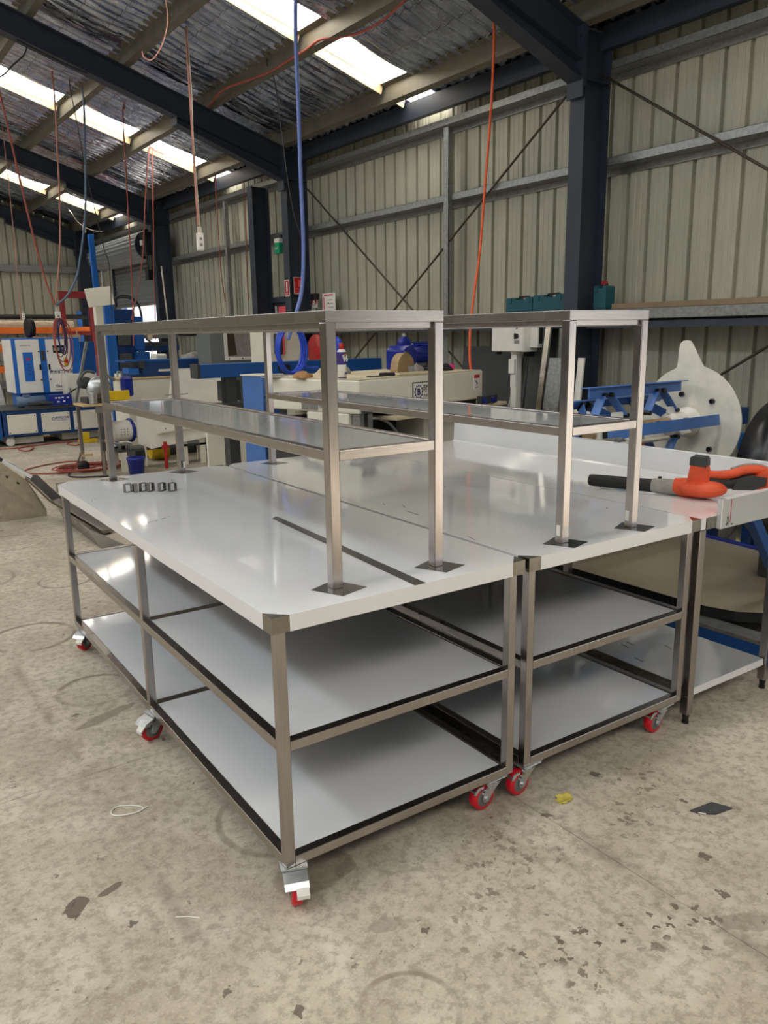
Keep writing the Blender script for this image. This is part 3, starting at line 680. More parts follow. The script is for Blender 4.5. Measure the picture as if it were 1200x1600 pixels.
def bench(x_off, D, label, rack, cast):
    t = thing('workbench', label, 'workbench', (x_off*math.cos(A), -x_off*math.sin(A), 0), -A, 'stainless mobile workbenches')
    worktop(t, D)
    xs = (INS+T/2, D-INS-T/2); ys = (INS+T/2, LM, L-INS-T/2)
    for x in xs:
        for y in ys:
            MB().box(x-T/2, y-T/2, ZB, x+T/2, y+T/2, H-.0475).build('leg', 'steel_v', t, .0025)
    for z in (ZB, ZM):
        zc = z+T/2
        for x in xs:
            for ya, yb in ((ys[0]+T/2, ys[1]-T/2), (ys[1]+T/2, ys[2]-T/2)): frame_bar(t, 'shelf_rail', (x, ya, zc), (x, yb, zc), T, T, 'steel_y')
        for y in ys: frame_bar(t, 'shelf_rail', (xs[0]+T/2, y, zc), (xs[1]-T/2, y, zc), T, T, 'steel_x')
        for ya, yb in ((ys[0]+T/2, ys[1]-T/2), (ys[1]+T/2, ys[2]-T/2)):
            undershelf(t, D, xs[0]+T/2+.003, xs[1]-T/2-.003, ya+.003, yb-.003, z+T)
    for x, y, a, kind in cast: (caster if kind else caster_flat)(t, x, y, a)
    # over-shelf welded to the top through windows cut in the film
    X0, X1, Y0, Y1, TS, ZS, ST = rack
    k = TS/2
    for x in (X0+k, X1-k):
        for y in (Y0+k, Y1-k):
            MB().box(x-k, y-k, H, x+k, y+k, ZS-.033).build('rack_upright', 'steel_v', t, .0025)
            b = MB(); sx = .075; 
            b.add([(x-sx, y+.02, H+.0004), (x-.025, y-.085, H+.0004), (x+.078, y-.055, H+.0004), (x+.03, y+.065, H+.0004)], [(0, 1, 2, 3)])
            o = b.build('bare_patch', 'steel_plate', t); o['label'] = 'bare steel patch where the film was cut away'
    b = MB(); b.box(X0, Y0, ZS-.033, X0+.0015, Y1, ZS-.001); b.box(X1-.0015, Y0, ZS-.033, X1, Y1, ZS-.001); b.box(X0, Y0, ZS-.033, X1, Y0+.0015, ZS-.001); b.box(X0, Y1-.0015, ZS-.033, X1, Y1, ZS-.001)
    b.build('top_shelf', 'steel_x', t, .0008)
    MB().box(X0, Y0, ZS-.0012, X1, Y1, ZS).build('top_shelf_skin', 'film', t)
    q = .012; w = .026; zc = ZS-.033-.008+.0
    for x in (X0+q+w/2, X1-q-w/2): frame_bar(t, 'top_rail', (x, Y0+TS, zc), (x, Y1-TS, zc), w, .022, 'steel_y')
    for y in (Y0+q+w/2, Y1-q-w/2): frame_bar(t, 'top_rail', (X0+TS, y, zc), (X1-TS, y, zc), w, .022, 'steel_x')
    zc = ST-.0155; w = .031
    for x in (X0+w/2+.001, X1-w/2-.001): frame_bar(t, 'middle_rail', (x, Y0+TS, zc), (x, Y1-TS, zc), w, .031, 'steel_y')
    for y in (Y0+w/2+.001, Y1-w/2-.001): frame_bar(t, 'middle_rail', (X0+TS, y, zc), (X1-TS, y, zc), w, .031, 'steel_x')
    MB().box(X0+w+.004, Y0+w+.004, ST-.012, X1-w-.004, Y1-w-.004, ST-.005).build('middle_shelf', 'film_grey', t, .001)
    return t

RA = (.2606, .6771, .1133, 2.4694, .0346, 1.7057, 1.3127)
benchA = bench(0, .9341, 'long stainless mobile bench with rack and a row of small steel clips on its top', RA,
    [(.055, .05, -110, 1), (.05, 1.235, 192, 1), (.07, L-.10, 215, 1), (.842, .055, 182, 0), (.838, LM, 178, 0), (.838, L-.08, 178, 0)])
RB = (.228, .640, .07, 2.41, .0346, 1.7075, 1.3127)
benchB = bench(.9526, .942, 'stainless mobile bench with rack, between the bench with clips and the splashback bench', RB,
    [(.055, .05, 184, 0), (.06, LM, 175, 0), (.06, L-.08, 180, 0), (.832, .055, 184, 0), (.838, LM, 178, 0), (.838, L-.08, 178, 0)])
# a strip of bare steel and pen marks on the near bench
b = MB(); b.add([(.478, 0, H+.0005), (.520, 0, H+.0005), (.570, 1.07, H+.0005), (.566, 1.10, H+.0005), (.535, 1.07, H+.0005)], [(0, 1, 2, 3, 4)])
o = b.build('bare_strip', 'steel_plate', benchA); o['label'] = 'long bare steel strip between two sheets of film'
b = MB()
for (x, y, dx, dy) in ((.10, 1.32, .02, .012), (.13, 1.335, .015, .008), (.165, 1.35, .022, .01), (.20, 1.37, .012, .008), (.03, 1.92, .006, .012), (.05, 1.95, .01, .006)):
    b.bar((x, y, H+.0006), (x+dx, y+dy, H+.0006), .003, .0004)
o = b.build('pen_mark', 'ink', benchA); o['label'] = 'faint pen scribble on the film'
b = MB()
for (x, y, dx, dy) in ((.56, 1.15, .02, .03), (.60, 1.24, .008, .06), (.14, .9, .02, .05), (.10, 1.0, .012, .03), (.02, .3, .01, .05), (.80, .35, .015, .02), (.10, .75, .006, .09)):
    b.bar((x, y, H+.0006), (x+dx, y+dy, H+.0006), .003, .0004)
o = b.build('pen_mark', 'ink', benchB); o['label'] = 'faint pen scribble on the film'
for bx, (x, y) in ((benchB, (RB[0]-.0006, .08)), (benchB, (RB[1]-.0006-.0346, .083)), (benchA, (RA[1]-.03, 2.43))):
    o = MB().box(x-.0004, y, .925, x+.0006, y+.018, .965).build('weld_label', 'label', bx); o['label'] = 'small white sticker at the foot of an upright'
    o = MB().box(x+.012, y-.0105, .925, x+.026, y-.0096, .96).build('weld_label', 'label', bx)

# third bench: splashback along the wall side, raised lip at the end, on adjustable feet
C0 = 1.9
benchC = thing('workbench', 'stainless bench with white splashback and a raised end, carrying the orange blower', 'workbench', (C0*math.cos(A), -C0*math.sin(A), 0), -A)
W = .76
b = MB(); b.box(0, 0, H-.0015, W, L-.05, H); b.build('worktop', 'film', benchC)
b = MB(); b.box(.0013, .0013, H-.045, W-.0013, L-.052, H-.0018); b.build('worktop_core', 'steel_plate', benchC)
b = MB(); b.box(-.0005, 0, H-.048, .0012, L-.05, H-.002); b.box(0, -.0005, H-.048, .03, .0012, H-.002); b.build('folded_rim', 'film_matt', benchC)
b = MB(); b.box(.034, -.002, H-.05, .10, .0012, H-.002); b.build('corner_cap', 'steel_plate', benchC)
b = MB(); b.prism([(W-.03, H), (W-.012, H+.008), (W-.006, H+.125), (W+.018, H+.128), (W+.018, H+.10), (W+.014, H+.10), (W+.014, H+.123), (W-.002, H+.121), (W-.002, H-.05), (W-.006, H-.05), (W-.008, H)], lambda a, c, t: (a, t, c), 0, L-.05)
b.build('splashback', 'film', benchC)
b = MB(); b.box(.10, -.022, H-.055, W+.018, -.0005, H+.068); o = b.build('raised_end', 'film_grey', benchC, .002); o['label'] = 'raised bare steel end'
b = MB(); b.box(.135, -.0235, H+.066, W+.018, -.0005, H+.0695); o = b.build('raised_end_film', 'film_matt', benchC); o['label'] = 'white film folded over the raised end'
b = MB(); b.bar((.163, -.0226, H-.035), (.163, -.0226, H+.062), .003, .001); b.build('pen_mark', 'red_sign', benchC)
b = MB()
for x in (.140, .150): b.bar((x, -.0226, H-.045), (x, -.0226, H-.005), .002, .001)
b.bar((.132, -.0226, H-.04), (.147, -.0226, H-.032), .006, .001); b.bar((.172, -.0226, H-.045), (.180, -.0226, H-.04), .006, .001)
b.build('pen_mark', 'ink', benchC)
for x in (.0, .58):
    for y in (.0, 1.22, L-.10):
        leg = MB().box(x, y, .045, x+.038, y+.038, H-.05).build('leg', 'steel_v', benchC, .0025)
        MB().cyl((x+.019, y+.019, .0), (x+.019, y+.019, .012), .014, 12).cyl((x+.019, y+.019, .01), (x+.019, y+.019, .047), .011, 12, .016).build('adjustable_foot', 'black', leg)
b = MB(); b.box(.042, .012, .150, .575, L-.10, .154); b.build('undershelf', 'film_grey', benchC)
b = MB(); b.box(.042, .010, .122, .575, .012, .153); b.build('undershelf_rim', 'film_matt', benchC)
b = MB()
for i in range(9):
    x = .10+.05*(i % 5)+random.random()*.05; y = .05+.13*(i//2)+random.random()*.05
    b.bar((x, y, .1546), (x+.03*random.random(), y+.05, .1546), .004, .0006)
b.build('pen_mark', 'ink', benchC)

# six bent steel clips on the near bench
def trot(x, y, z=0.0): return (x*math.cos(A)+y*math.sin(A), -x*math.sin(A)+y*math.cos(A), z)
clips = [(.232, 2.030, .1, 'bent steel clip at the window side end of the row, lying open'), (.262, 2.012, .5, 'bent steel clip leaning on the open one at the row end'),
         (.300, 2.005, .2, 'bent steel clip with two drilled holes, in the middle of the row'), (.330, 1.985, -.3, 'bent steel clip crowded against the drilled one'),
         (.375, 1.950, .3, 'bent steel clip standing alone between the crowd and the last one'), (.415, 1.915, -.6, 'bent steel clip nearest the rack, with a spike on top')]
def clip_mb(spike):
    b = MB(); w = .019; h = .042
    b.box(-.020, -w/2, 0, .020, w/2, .0018); b.box(-.020, -w/2, .0018, -.0182, w/2, h); b.box(.0182, -w/2, .0018, .020, w/2, h-.004)
    b.box(-.0182, -w/2, h-.0018, .014, w/2, h)
    if spike: b.cyl((0, 0, h), (.002, 0, h+.018), .0015, 6)
    return b
for i, (x, y, r, lab) in enumerate(clips):
    o = clip_mb(i == 5).build('steel_clip', 'steel_plate'); o.location = trot(x, y, H+.0006); o.rotation_euler = (0, 0, r+ (.9 if i % 2 else .2)); tag(o, lab, 'clip', 'steel clips on the near bench')
    hb = MB()
    for k in (0, 1): hb.cyl((-.008+.014*k, -.0099, .026), (-.008+.014*k, -.0094, .026), .003, 8)
    if i == 2: hb.build('drilled_hole', 'black', o)

def turned(b, cx=.50, ang=.72):
    c_, s_ = math.cos(ang), math.sin(ang)
    b.v = [(cx+(x-cx)*c_-y*s_, (x-cx)*s_+y*c_, z) for x, y, z in b.v]
    return b
# orange cordless leaf blower lying along the splashback bench
bl = thing('leaf_blower', 'orange cordless leaf blower with long black tube lying on the splashback bench', 'leaf blower', BLOWER_AT, BLOWER_RZ)
# local x runs from nozzle to motor; lies on z=0
b = MB(); pr = [(.024, 0), (.027, .004), (.0285, .02), (.030, .20), (.031, .31)]
b.lathe([(r, h) for r, h in pr], (0, 0, .034), 'x', 24); b.build('blower_tube', 'black', bl)
b = MB(); b.lathe([(.032, .30), (.035, .315), (.036, .36), (.034, .365), (.036, .372), (.037, .42), (.036, .43)], (0, 0, .036), 'x', 24); o = b.build('tube_collar', 'cloth', bl); o['label'] = 'scuffed grey joint sleeve'
MB().box(.325, -.006, .07, .34, .006, .08).build('latch', 'black', bl, .002)
b = MB()
def fan(u, v):
    t = u*PI*2; s = math.sin(v*PI); c = math.cos(v*PI)
    return (.52+.105*math.cos(t)*max(s, .02), .088*math.sin(t)*max(s, .02), .042-.040*c)
b.grid(fan, 29, 13); b.lathe([(.038, .40), (.044, .45), (.046, .50)], (0, 0, .040), 'x', 20)
b.build('fan_housing', 'orange_tool', bl)
b = MB()
b.prism([(.455, .05), (.555, .05), (.548, .09), (.535, .150), (.470, .155), (.462, .10)], lambda a, c, t: (a, t, c), -.030, .034)
b.build('motor_block', 'orange_tool', bl, .010)
b = MB(); b.prism([(.466, .148), (.538, .143), (.536, .176), (.528, .184), (.474, .188), (.466, .180)], lambda a, c, t: (a, t, c), -.034, .038); b.build('air_filter_cover', 'grey_dark', bl, .008)
b = MB(); b.tube(smooth_path([(.535, 0, .10), (.60, .0, .095), (.66, .0, .10), (.72, 0, .115), (.79, 0, .112), (.85, 0, .085)]), .022, 12); turned(b).build('handle', 'orange_tool', bl)
b = MB(); b.tube(smooth_path([(.53, -.02, .075), (.59, -.025, .062), (.65, -.02, .058), (.70, -.01, .07)]), .021, 10); o = turned(b).build('grip', 'black', bl); o['label'] = 'black rubber grip'
b = MB(); b.prism([(.64, .035), (.74, .03), (.80, .05), (.80, .085), (.74, .095), (.66, .080)], lambda a, c, t: (a, t, c), -.045, .02); turned(b).build('battery_pack', 'grey_dark', bl, .010)
b = MB(); b.prism([(.76, .03), (.90, .03), (.92, .06), (.88, .10), (.80, .12), (.76, .09)], lambda a, c, t: (a, t, c), -.03, .03); turned(b).build('rear_housing', 'orange_tool', bl, .010)
b = MB(); b.tube(smooth_path([(.66, .01, .120), (.73, .01, .136), (.80, .01, .130), (.87, .01, .10)]), .009, 8); turned(b).build('top_rubber', 'cloth', bl)

# ------------------------------------------------------------------ machines in the right bay
# cream roll-forming machine with the nameplate
mk = thing('forming_machine', 'long cream machine with a framed nameplate, covered in tools, behind the benches', 'machine', (2.21, 2.829, 0), math.radians(15))
MB().box(0, 0, 1.085, 1.62, .92, 1.325).build('upper_housing', 'cream', mk, .014)
MB().box(.004, .004, 1.325, 1.60, .916, 1.3275).build('dusty_lid', 'dusty', mk)
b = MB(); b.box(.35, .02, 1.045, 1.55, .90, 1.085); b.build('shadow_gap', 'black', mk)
b = MB(); b.box(.30, -.10, 1.02, 1.86, .95, 1.045); b.build('deck_plate', 'dusty', mk, .003)
b = MB(); b.box(.80, .02, .10, 1.70, .86, 1.02); b.box(-.0, .10, .10, .10, .52, 1.085); b.build('lower_housing', 'cream', mk, .01)
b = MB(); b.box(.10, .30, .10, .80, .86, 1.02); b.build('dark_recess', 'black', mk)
b = MB(); b.box(.03, .02, .30, .075, .10, 1.08); b.box(.12, .02, .30, .17, .10, 1.08); b.build('steel_strip', 'galv', mk)
b = MB()
arc = [(.20, 1.04)]+[(.20+.40*math.sin(t*PI/2/8), .64+.40*math.cos(t*PI/2/8)) for t in range(9)]
b.tube([(x, .06, z) for x, z in arc], .012, 8); b.cyl((.20, .06, .70), (.20, .06, 1.05), .012, 10); b.build('chrome_guard', 'zinc', mk)
b = MB(); b.prism([(.20, .55), (.58, .55), (.58, .78), (.46, .88), (.30, .86), (.20, .80)], lambda a, c, t: (a, t, c), .12, .28); b.build('drive_block', 'blue_gear', mk, .01)
b = MB(); b.box(-.02, .52, .5, .05, .90, 1.03); b.build('gear_bay', 'grey_dark', mk, .004)
b = MB(); b.lathe([(.030, 0), (.055, 0), (.055, .03), (.030, .03)], (-.05, .72, .90), 'x', 20); b.build('pulley', 'white', mk)
b = MB()
for y, z in ((.58, 1.0), (.66, .97), (.80, .98), (.62, .86)): b.cyl((-.06, y, z), (-.02, y, z), .022, 10)
b.build('gear_roller', 'zinc', mk)
b = MB(); b.box(-.012, .40, 1.10, 0, .56, 1.15); b.build('vent_cover', 'galv', mk, .004)
o = MB().box(-.016, .30, 1.12, 0, .38, 1.20).build('side_gauge', 'zinc', mk, .004)
b = MB(); b.box(.02, -.012, 1.09, .17, 0, 1.17); b.box(.12, -.018, 1.09, .15, -.012, 1.165); b.build('terminal_box', 'galv_dark', mk, .003)
# nameplate
pl = MB().box(.62, -.004, 1.125, 1.03, 0, 1.275).build('nameplate', 'grey', mk)
MB().box(.632, -.0055, 1.135, 1.018, -.004, 1.265).build('plate_face', 'label', pl)
text('lettering', 'BYFOCHE', .062, 'ink', pl, (.755, -.006, 1.207), (PI/2, 0, 0), .82, bold=.0012)
text('lettering', 'MACHINERY', .042, 'ink', pl, (.757, -.006, 1.152), (PI/2, 0, 0), .98)
MB().box(.757, -.0062, 1.192, 1.01, -.0055, 1.196).build('rule_line', 'ink', pl)
b = MB()
for i in range(12):
    t = 2*PI*i/12; b.bar((.695+.045*math.cos(t), -.006, 1.20+.045*math.sin(t)), (.695+.056*math.cos(t), -.006, 1.20+.056*math.sin(t)), .012, .0008, (0, 1, 0))
b.tube([(.695+.044*math.cos(2*PI*i/24), -.006, 1.20+.044*math.sin(2*PI*i/24)) for i in range(25)], .0028, 5)
b.build('cog_emblem', 'ink_blue', pl)
text('lettering', 'B', .07, 'ink_blue', pl, (.676, -.0065, 1.176), (PI/2, 0, 0), 1.0, bold=.003)
wl_ = MB().box(1.475, -.004, 1.17, 1.56, 0, 1.29).build('warning_label', 'label', mk); MB().box(1.475, -.005, 1.262, 1.56, -.004, 1.29).build('warning_band', 'red_sign', wl_)
b = MB(); b.bar((1.50, -.0048, 1.24), (1.535, -.0048, 1.215), .008, .001, (0, 1, 0)); b.bar((1.515, -.0048, 1.245), (1.52, -.0048, 1.205), .006, .001, (0, 1, 0)); b.bar((1.49, -.0048, 1.185), (1.545, -.0048, 1.187), .006, .001, (0, 1, 0)); b.build('warning_print', 'ink', wl_)
cl = MB().box(1.45, -.09, 1.05, 1.72, -.05, 1.115).build('clamp_block', 'grey_dark', mk, .004)
for x in (1.50, 1.64): MB().cyl((x, -.105, 1.075), (x, -.09, 1.075), .026, 14).build('clamp_knob', 'blue_gear', cl)
TOP = 1.3277
def mloc(x, y, z=TOP):
    c, s = math.cos(math.radians(15)), math.sin(math.radians(15)); return (2.21+c*x-s*y, 2.829+s*x+c*y, z)
# things lying on that machine
sp = thing('spray_can', 'spray can with purple and white label and red cap on the cream machine', 'spray can', mloc(.075, .22), .3)
MB().lathe([(.028, 0), (.0325, .003), (.0325, .19), (.029, .197), (.022, .205), (.018, .208)], n=24).build('can_body', 'label', sp)
MB().lathe([(.0332, .10), (.0332, .188)], n=24).build('label_band', 'purple', sp)
MB().lathe([(.0332, .004), (.0332, .012)], n=24).build('base_band', 'purple', sp)
MB().lathe([(.0185, .205), (.0195, .21), (.0185, .245), (.015, .252)], n=18).build('cap', 'red', sp)
text('lettering', 'V6', .062, 'ink_white', sp, (-.030, -.0345, .122), (PI/2, 0, 0), .85, bold=.002)
text('lettering', '61', .022, 'purple', sp, (-.010, -.0335, .03), (PI/2, 0, 0), 1.1, bold=.002)
b = MB(); b.box(-.02, -.0342, .165, .018, -.0332, .172); b.build('label_stripe', 'yellow', sp)
gm = thing('gear_motor', 'royal blue worm gear motor standing on the cream machine', 'motor', mloc(1.50, .72), math.radians(10))
b = MB(); b.box(-.17, -.10, 0, .02, .10, .17); b.lathe([(.075, -.11), (.08, -.10), (.08, .10), (.075, .11)], (-.08, 0, .13), 'y', 24); b.build('gearbox', 'blue_gear', gm, .012)
b = MB(); b.lathe([(.055, .02), (.085, .03), (.085, .30), (.07, .34)], (0, 0, .14), 'x', 24)
for i in range(16):
    t = 2*PI*i/16; b.bar((.05, .085*math.cos(t), .14+.085*math.sin(t)), (.29, .085*math.cos(t), .14+.085*math.sin(t)), .006, .02, (0, math.cos(t), math.sin(t)))
b.build('motor_body', 'blue_gear', gm)
b = MB(); b.lathe([(.02, -.03), (.055, -.03), (.06, .0), (.055, .03), (.02, .03)], (-.04, 0, .225), 'y', 20); b.build('end_flange', 'blue_gear', gm)
b = MB(); b.lathe([(.03, -.13), (.038, -.12), (.038, -.10)], (-.13, 0, .12), 'y', 18); b.build('shaft_cover', 'grey_dark', gm)
b = MB(); b.lathe([(.018, 0), (.018, .025)], (-.04, 0, .285), 'z', 10); b.build('breather_plug', 'zinc', gm)
b = MB(); b.box(-.02, -.05, .21, .0, .05, .25); b.build('terminal_box', 'blue_gear', gm, .004)
b = MB(); b.prism([(-.11+.22*i/14, .02+.135*math.sqrt(max(0, 1-(i/7-1)**2))) for i in range(15)]+[(.11, 0), (-.11, 0)], lambda a, c, t: (a, t, c), -.04, .04)
o = b.build('guard_cover', 'roll_tan'); o.location = mloc(1.02, .40); o.rotation_euler = (0, 0, .2); tag(o, 'half-round tan guard cover in front of the blue gear motor', 'guard cover')
b = MB(); b.box(-.24, -.10, .0, .24, .12, .006); b.box(-.24, -.10, .006, .24, -.094, .022)
o = b.build('steel_tray', 'dusty', None, .002); o.location = mloc(.80, .13, TOP+.002); o.rotation_euler = (.0, 0, .12); tag(o, 'shallow dusty steel tray by the spray can side of the machine top', 'tray')
def lump(name, size, seed, mat, loc, rz, label, cat, n=14):
    rnd = random.Random(seed); ph = [rnd.random()*6 for _ in range(6)]
    def fn(u, v):
        t = u*2*PI; p = v*PI/2
        k = 1+.22*math.sin(3*t+ph[0])+.16*math.sin(5*t+ph[1]+v*5)+.10*math.sin(9*t+ph[2]+v*7)
        zz = math.sin(p)*(1+.25*math.sin(4*t+ph[3])*math.cos(p)+.2*math.sin(7*v+ph[4]+2*t))
        return (size[0]*k*math.cos(p)*math.cos(t), size[1]*k*math.cos(p)*math.sin(t), size[2]*max(0, zz))
    o = MB().grid(fn, 40, n).build(name, mat); o.location = loc; o.rotation_euler = (0, 0, rz); return tag(o, label, cat)
lump('paper_bag', (.10, .07, .05), 3, 'bag', mloc(.33, .62), .2, 'crumpled beige paper bag behind the spray can', 'bag')
lump('plastic_bag', (.12, .09, .07), 9, 'cloth', mloc(.52, .70), .2, 'pale crumpled plastic bag beside the gear motor', 'bag')
lump('cardboard_scrap', (.07, .05, .045), 4, 'card', mloc(.02, .56), .2, 'torn cardboard scrap near the hose coil', 'cardboard')
lump('work_glove', (.09, .06, .05), 5, 'cloth_black', mloc(1.34, .22), .4, 'black leather work glove beside the pink tape roll', 'glove')
lump('work_glove', (.07, .05, .045), 6, 'cloth_black', mloc(1.22, .30), 1.4, 'crumpled black glove nearer the gear motor', 'glove')
lump('rag', (.07, .05, .06), 8, 'cloth', mloc(1.10, .32), .1, 'pale rag beside the black gloves', 'rag')
b = MB(); b.lathe([(.022, 0), (.045, 0), (.045, .045), (.022, .045)], n=24); o = b.build('tape_roll', 'pink_bright'); o.location = mloc(1.46, .24); tag(o, 'bright pink tape roll at the end of the orange cord', 'tape')
kn = thing('trowel', 'black handled trowel lying on the cream machine top', 'trowel', mloc(.36, .10), .0)
MB().tube([(0, 0, .016), (.05, 0, .018), (.13, 0, .014)], .014, 10).build('handle', 'cloth_black', kn); MB().box(-.11, -.02, .004, .0, .02, .010).build('blade', 'black', kn)
b = MB(); b.box(-.05, -.03, 0, .05, .03, .025); b.box(-.11, -.05, 0, .09, .05, .004); o = b.build('limit_switch', 'zinc', None, .002); o.location = mloc(-.05+.06, .84); tag(o, 'small grey limit switch on a plate at the blue cabinet end of the machine', 'switch')

# blue end cabinet with knobs
bc = thing('blue_cabinet', 'tall light blue cabinet with two knobs at the end of the cream machine', 'cabinet', (2.03, 3.90, 0), math.radians(15))
MB().box(-.02, .0, .10, .16, .24, 1.325).build('cabinet_body', 'blue_arm', bc, .006); MB().box(-.03, -.01, 1.325, .17, .25, 1.335).build('cabinet_top', 'cream', bc, .002)
for z in (1.22, .98): MB().lathe([(.010, -.05), (.022, -.045), (.022, -.02), (.010, -.015), (.010, 0)], (.05, -.0, z), 'y', 14).build('knob', 'blue_dark', bc)
for z in (1.16, 1.06): MB().cyl((-.0, -.012, z), (-.0, 0, z), .010, 8).build('bolt', 'blue_dark', bc)

# long blue traverse beam behind the machine
tb = thing('traverse_beam', 'long blue box beam running behind the cream machine', 'beam', (2.20, 5.60, 0), math.radians(1.5))
MB().box(.02, 0, 1.235, 2.25, .16, 1.37).build('beam', 'blue', tb, .005); MB().box(-.01, -.005, 1.235, .02, .165, 1.375).build('end_plate', 'grey_dark', tb)
for x in (.3, 1.9): MB().box(x, .02, 0, x+.12, .14, 1.235).build('leg', 'grey_dark', tb, .004)
b = MB(); b.tube(smooth_path([(.92, -.02, 1.30), (.88, -.03, 1.33), (.90, -.03, 1.27), (.98, -.02, 1.26)]), .006, 6); b.box(.95, -.03, 1.26, 1.02, -.0, 1.34); b.build('limit_switch', 'black', tb)
b = MB()
for i in range(5): b.box(.25+.14*i, .04, 1.00, .33+.14*i, .13, 1.20)
b.box(.2, .0, .80, .95, .16, .98); b.build('drive_gear', 'grey_dark', tb, .006)
b = MB(); b.box(.62, -.06, .74, .95, .0, .90); b.build('drive_cover', 'galv_dark', tb, .01)

# electrical box on its post
eb = thing('control_box', 'cream control box with rotary switch on a white post before the wall', 'control box', (4.2, 3.385, 0), 0)
MB().box(0, -.20, 1.465, .17, .20, 1.80).build('enclosure', 'white', eb, .006)
MB().box(-.012, -.195, 1.47, 0, .195, 1.795).build('door', 'white', eb, .004)
b = MB(); b.cyl((-.03, -.12, 1.60), (-.012, -.12, 1.60), .022, 12); b.box(-.045, -.125, 1.575, -.03, -.115, 1.625); b.build('rotary_switch', 'grey_dark', eb)
MB().cyl((-.02, -.12, 1.67), (-.012, -.12, 1.67), .010, 10).build('key_lock', 'grey_dark', eb)
MB().box(-.0135, -.15, 1.535, -.012, -.09, 1.565).build('switch_label', 'cloth', eb)
MB().box(.07, -.29, 1.50, .16, -.20, 1.79).build('side_unit', 'white', eb, .005); MB().box(.085, -.296, 1.535, .145, -.29, 1.76).build('side_window', 'glass_dark', eb)
MB().cyl((.07, -.15, 1.445), (.16, -.15, 1.445), .025, 12).build('cable_gland', 'black', eb); MB().cyl((.02, .17, 1.45), (.08, .17, 1.45), .012, 10).build('cable_gland', 'black', eb)
MB().cyl((.09, -.02, 1.44), (.09, -.02, 1.466), .05, 16).build('post_collar', 'white', eb); MB().box(.055, -.055, .0, .125, .015, 1.44).build('post', 'white', eb, .006)
MB().box(.03, -.05, 1.27, .055, .02, 1.40).build('junction', 'white', eb, .004)
b = MB()
for z in (1.22, 1.26, 1.17): b.cyl((.05, -.03, z), (.056, -.03, z), .006, 8)
b.build('plate_screw', 'grey_dark', eb)
MB().box(.049, -.052, 1.15, .055, .012, 1.29).build('cover_plate', 'label', eb)

# steel offcuts and sheets leaning on the wall beside the column
def lean(name, y, w, z1, x0, x1, mat, label, group=None, th=.006, rz=0.0, z0=0.0):
    b = MB(); b.add([(x0, y-w/2, z0), (x0+th, y-w/2, z0), (x0+th, y+w/2, z0), (x0, y+w/2, z0), (x1, y-w/2, z1), (x1+th, y-w/2, z1), (x1+th, y+w/2, z1), (x1, y+w/2, z1)], [(3, 2, 1, 0), (4, 5, 6, 7), (0, 1, 5, 4), (1, 2, 6, 5), (2, 3, 7, 6), (3, 0, 4, 7)])
    return tag(b.build(name, mat), label, 'sheet' if w > .1 else 'strip', group)
lean('steel_sheet', 3.30, .32, 1.71, 4.40, 4.58, 'galv_dark', 'tall grey sheet leaning on the wall behind the control box')
lean('steel_strip', 2.965, .055, 1.70, 4.02, 4.26, 'steel_mirror', 'bright tall strip leaning between the grey sheet and the column', None, .02)
lean('steel_strip', 3.03, .05, 1.72, 4.16, 4.30, 'grey_dark', 'dark tall strip behind the bright one', None, .02)
lean('steel_strip', 2.87, .05, 1.66, 4.28, 4.32, 'galv', 'narrow grey strip standing against the column', None, .02)
lean('steel_sheet', 2.80, .16, 1.42, 3.98, 4.19, 'galv', 'cut grey panel leaning left of the column foot')
lean('steel_strip', 2.60, .06, 1.42, 4.12, 4.26, 'white', 'white strip leaning across the column foot, taller of two', None, .02)
lean('steel_strip', 2.665, .05, 1.38, 4.05, 4.22, 'cream', 'cream strip leaning across the column foot, shorter of two', None, .02)
b = MB(); b.cyl((4.22, 3.70, .0), (4.57, 3.53, 1.50), .02, 8); tag(b.build('steel_tube', 'galv'), 'grey tube leaning against the wall left of the control box post', 'tube')
b = MB(); b.cyl((4.36, 3.50, .0), (4.60, 3.50, 1.48), .022, 8); tag(b.build('steel_tube', 'galv_dark'), 'dark tube leaning behind the control box post', 'tube')
for y0, y1, lab in ((5.05, 5.75, 'dark grey board leaning on the wall behind the spray can'), (3.72, 4.45, 'dark grey board leaning on the wall behind the pink tape')):
    b = MB(); b.prism([(y0+.04, .0), (y1-.04, .0), (y1, .04), (y1, 1.46), (y1-.04, 1.50), (y0+.04, 1.50), (y0, 1.46), (y0, .04)], lambda a, c, t: (t-.12*(1-c/1.5), a, c), 4.62, 4.645)
    tag(b.build('grey_board', 'grey_dark'), lab, 'board')

# wall shelves on the girt, one per bay
for y0, y1, lab in ((-1.95, 2.70, 'long wall shelf with dusty board, in the bay of the white disc'), (2.90, 7.40, 'long wall shelf with dusty board, carrying two green tool cases')):
    ws = thing('wall_shelf', lab, 'shelf', (0, 0, 0), 0)
    MB().box(4.44, y0, 1.785, 4.78, y1, 1.803).build('shelf_board', 'plank', ws)
    b = MB(); b.prism([(4.40, 1.725), (4.412, 1.725), (4.412, 1.788), (4.45, 1.788), (4.45, 1.80), (4.40, 1.80)], lambda a, c, t: (a, t, c), y0, y1); b.build('shelf_edge', 'galv', ws)
    b = MB(); b.box(4.42, y0, 1.655, 4.46, y1, 1.705); b.build('shelf_rail', 'char', ws)
    b = MB()
    yy = y0+.2
    while yy < y1: b.prism([(4.47, 1.784), (4.65, 1.784), (4.65, 1.70), (4.63, 1.70)], lambda a, c, t: (a, t, c), yy, yy+.03); yy += 1.05
    b.build('shelf_bracket', 'galv_dark', ws)
b = MB(); b.box(4.43, -1.95, 1.804, 4.72, 2.45, 1.845); tag(b.build('plank', 'plank'), 'long dusty brown plank lying on the wall shelf beyond the column', 'plank')
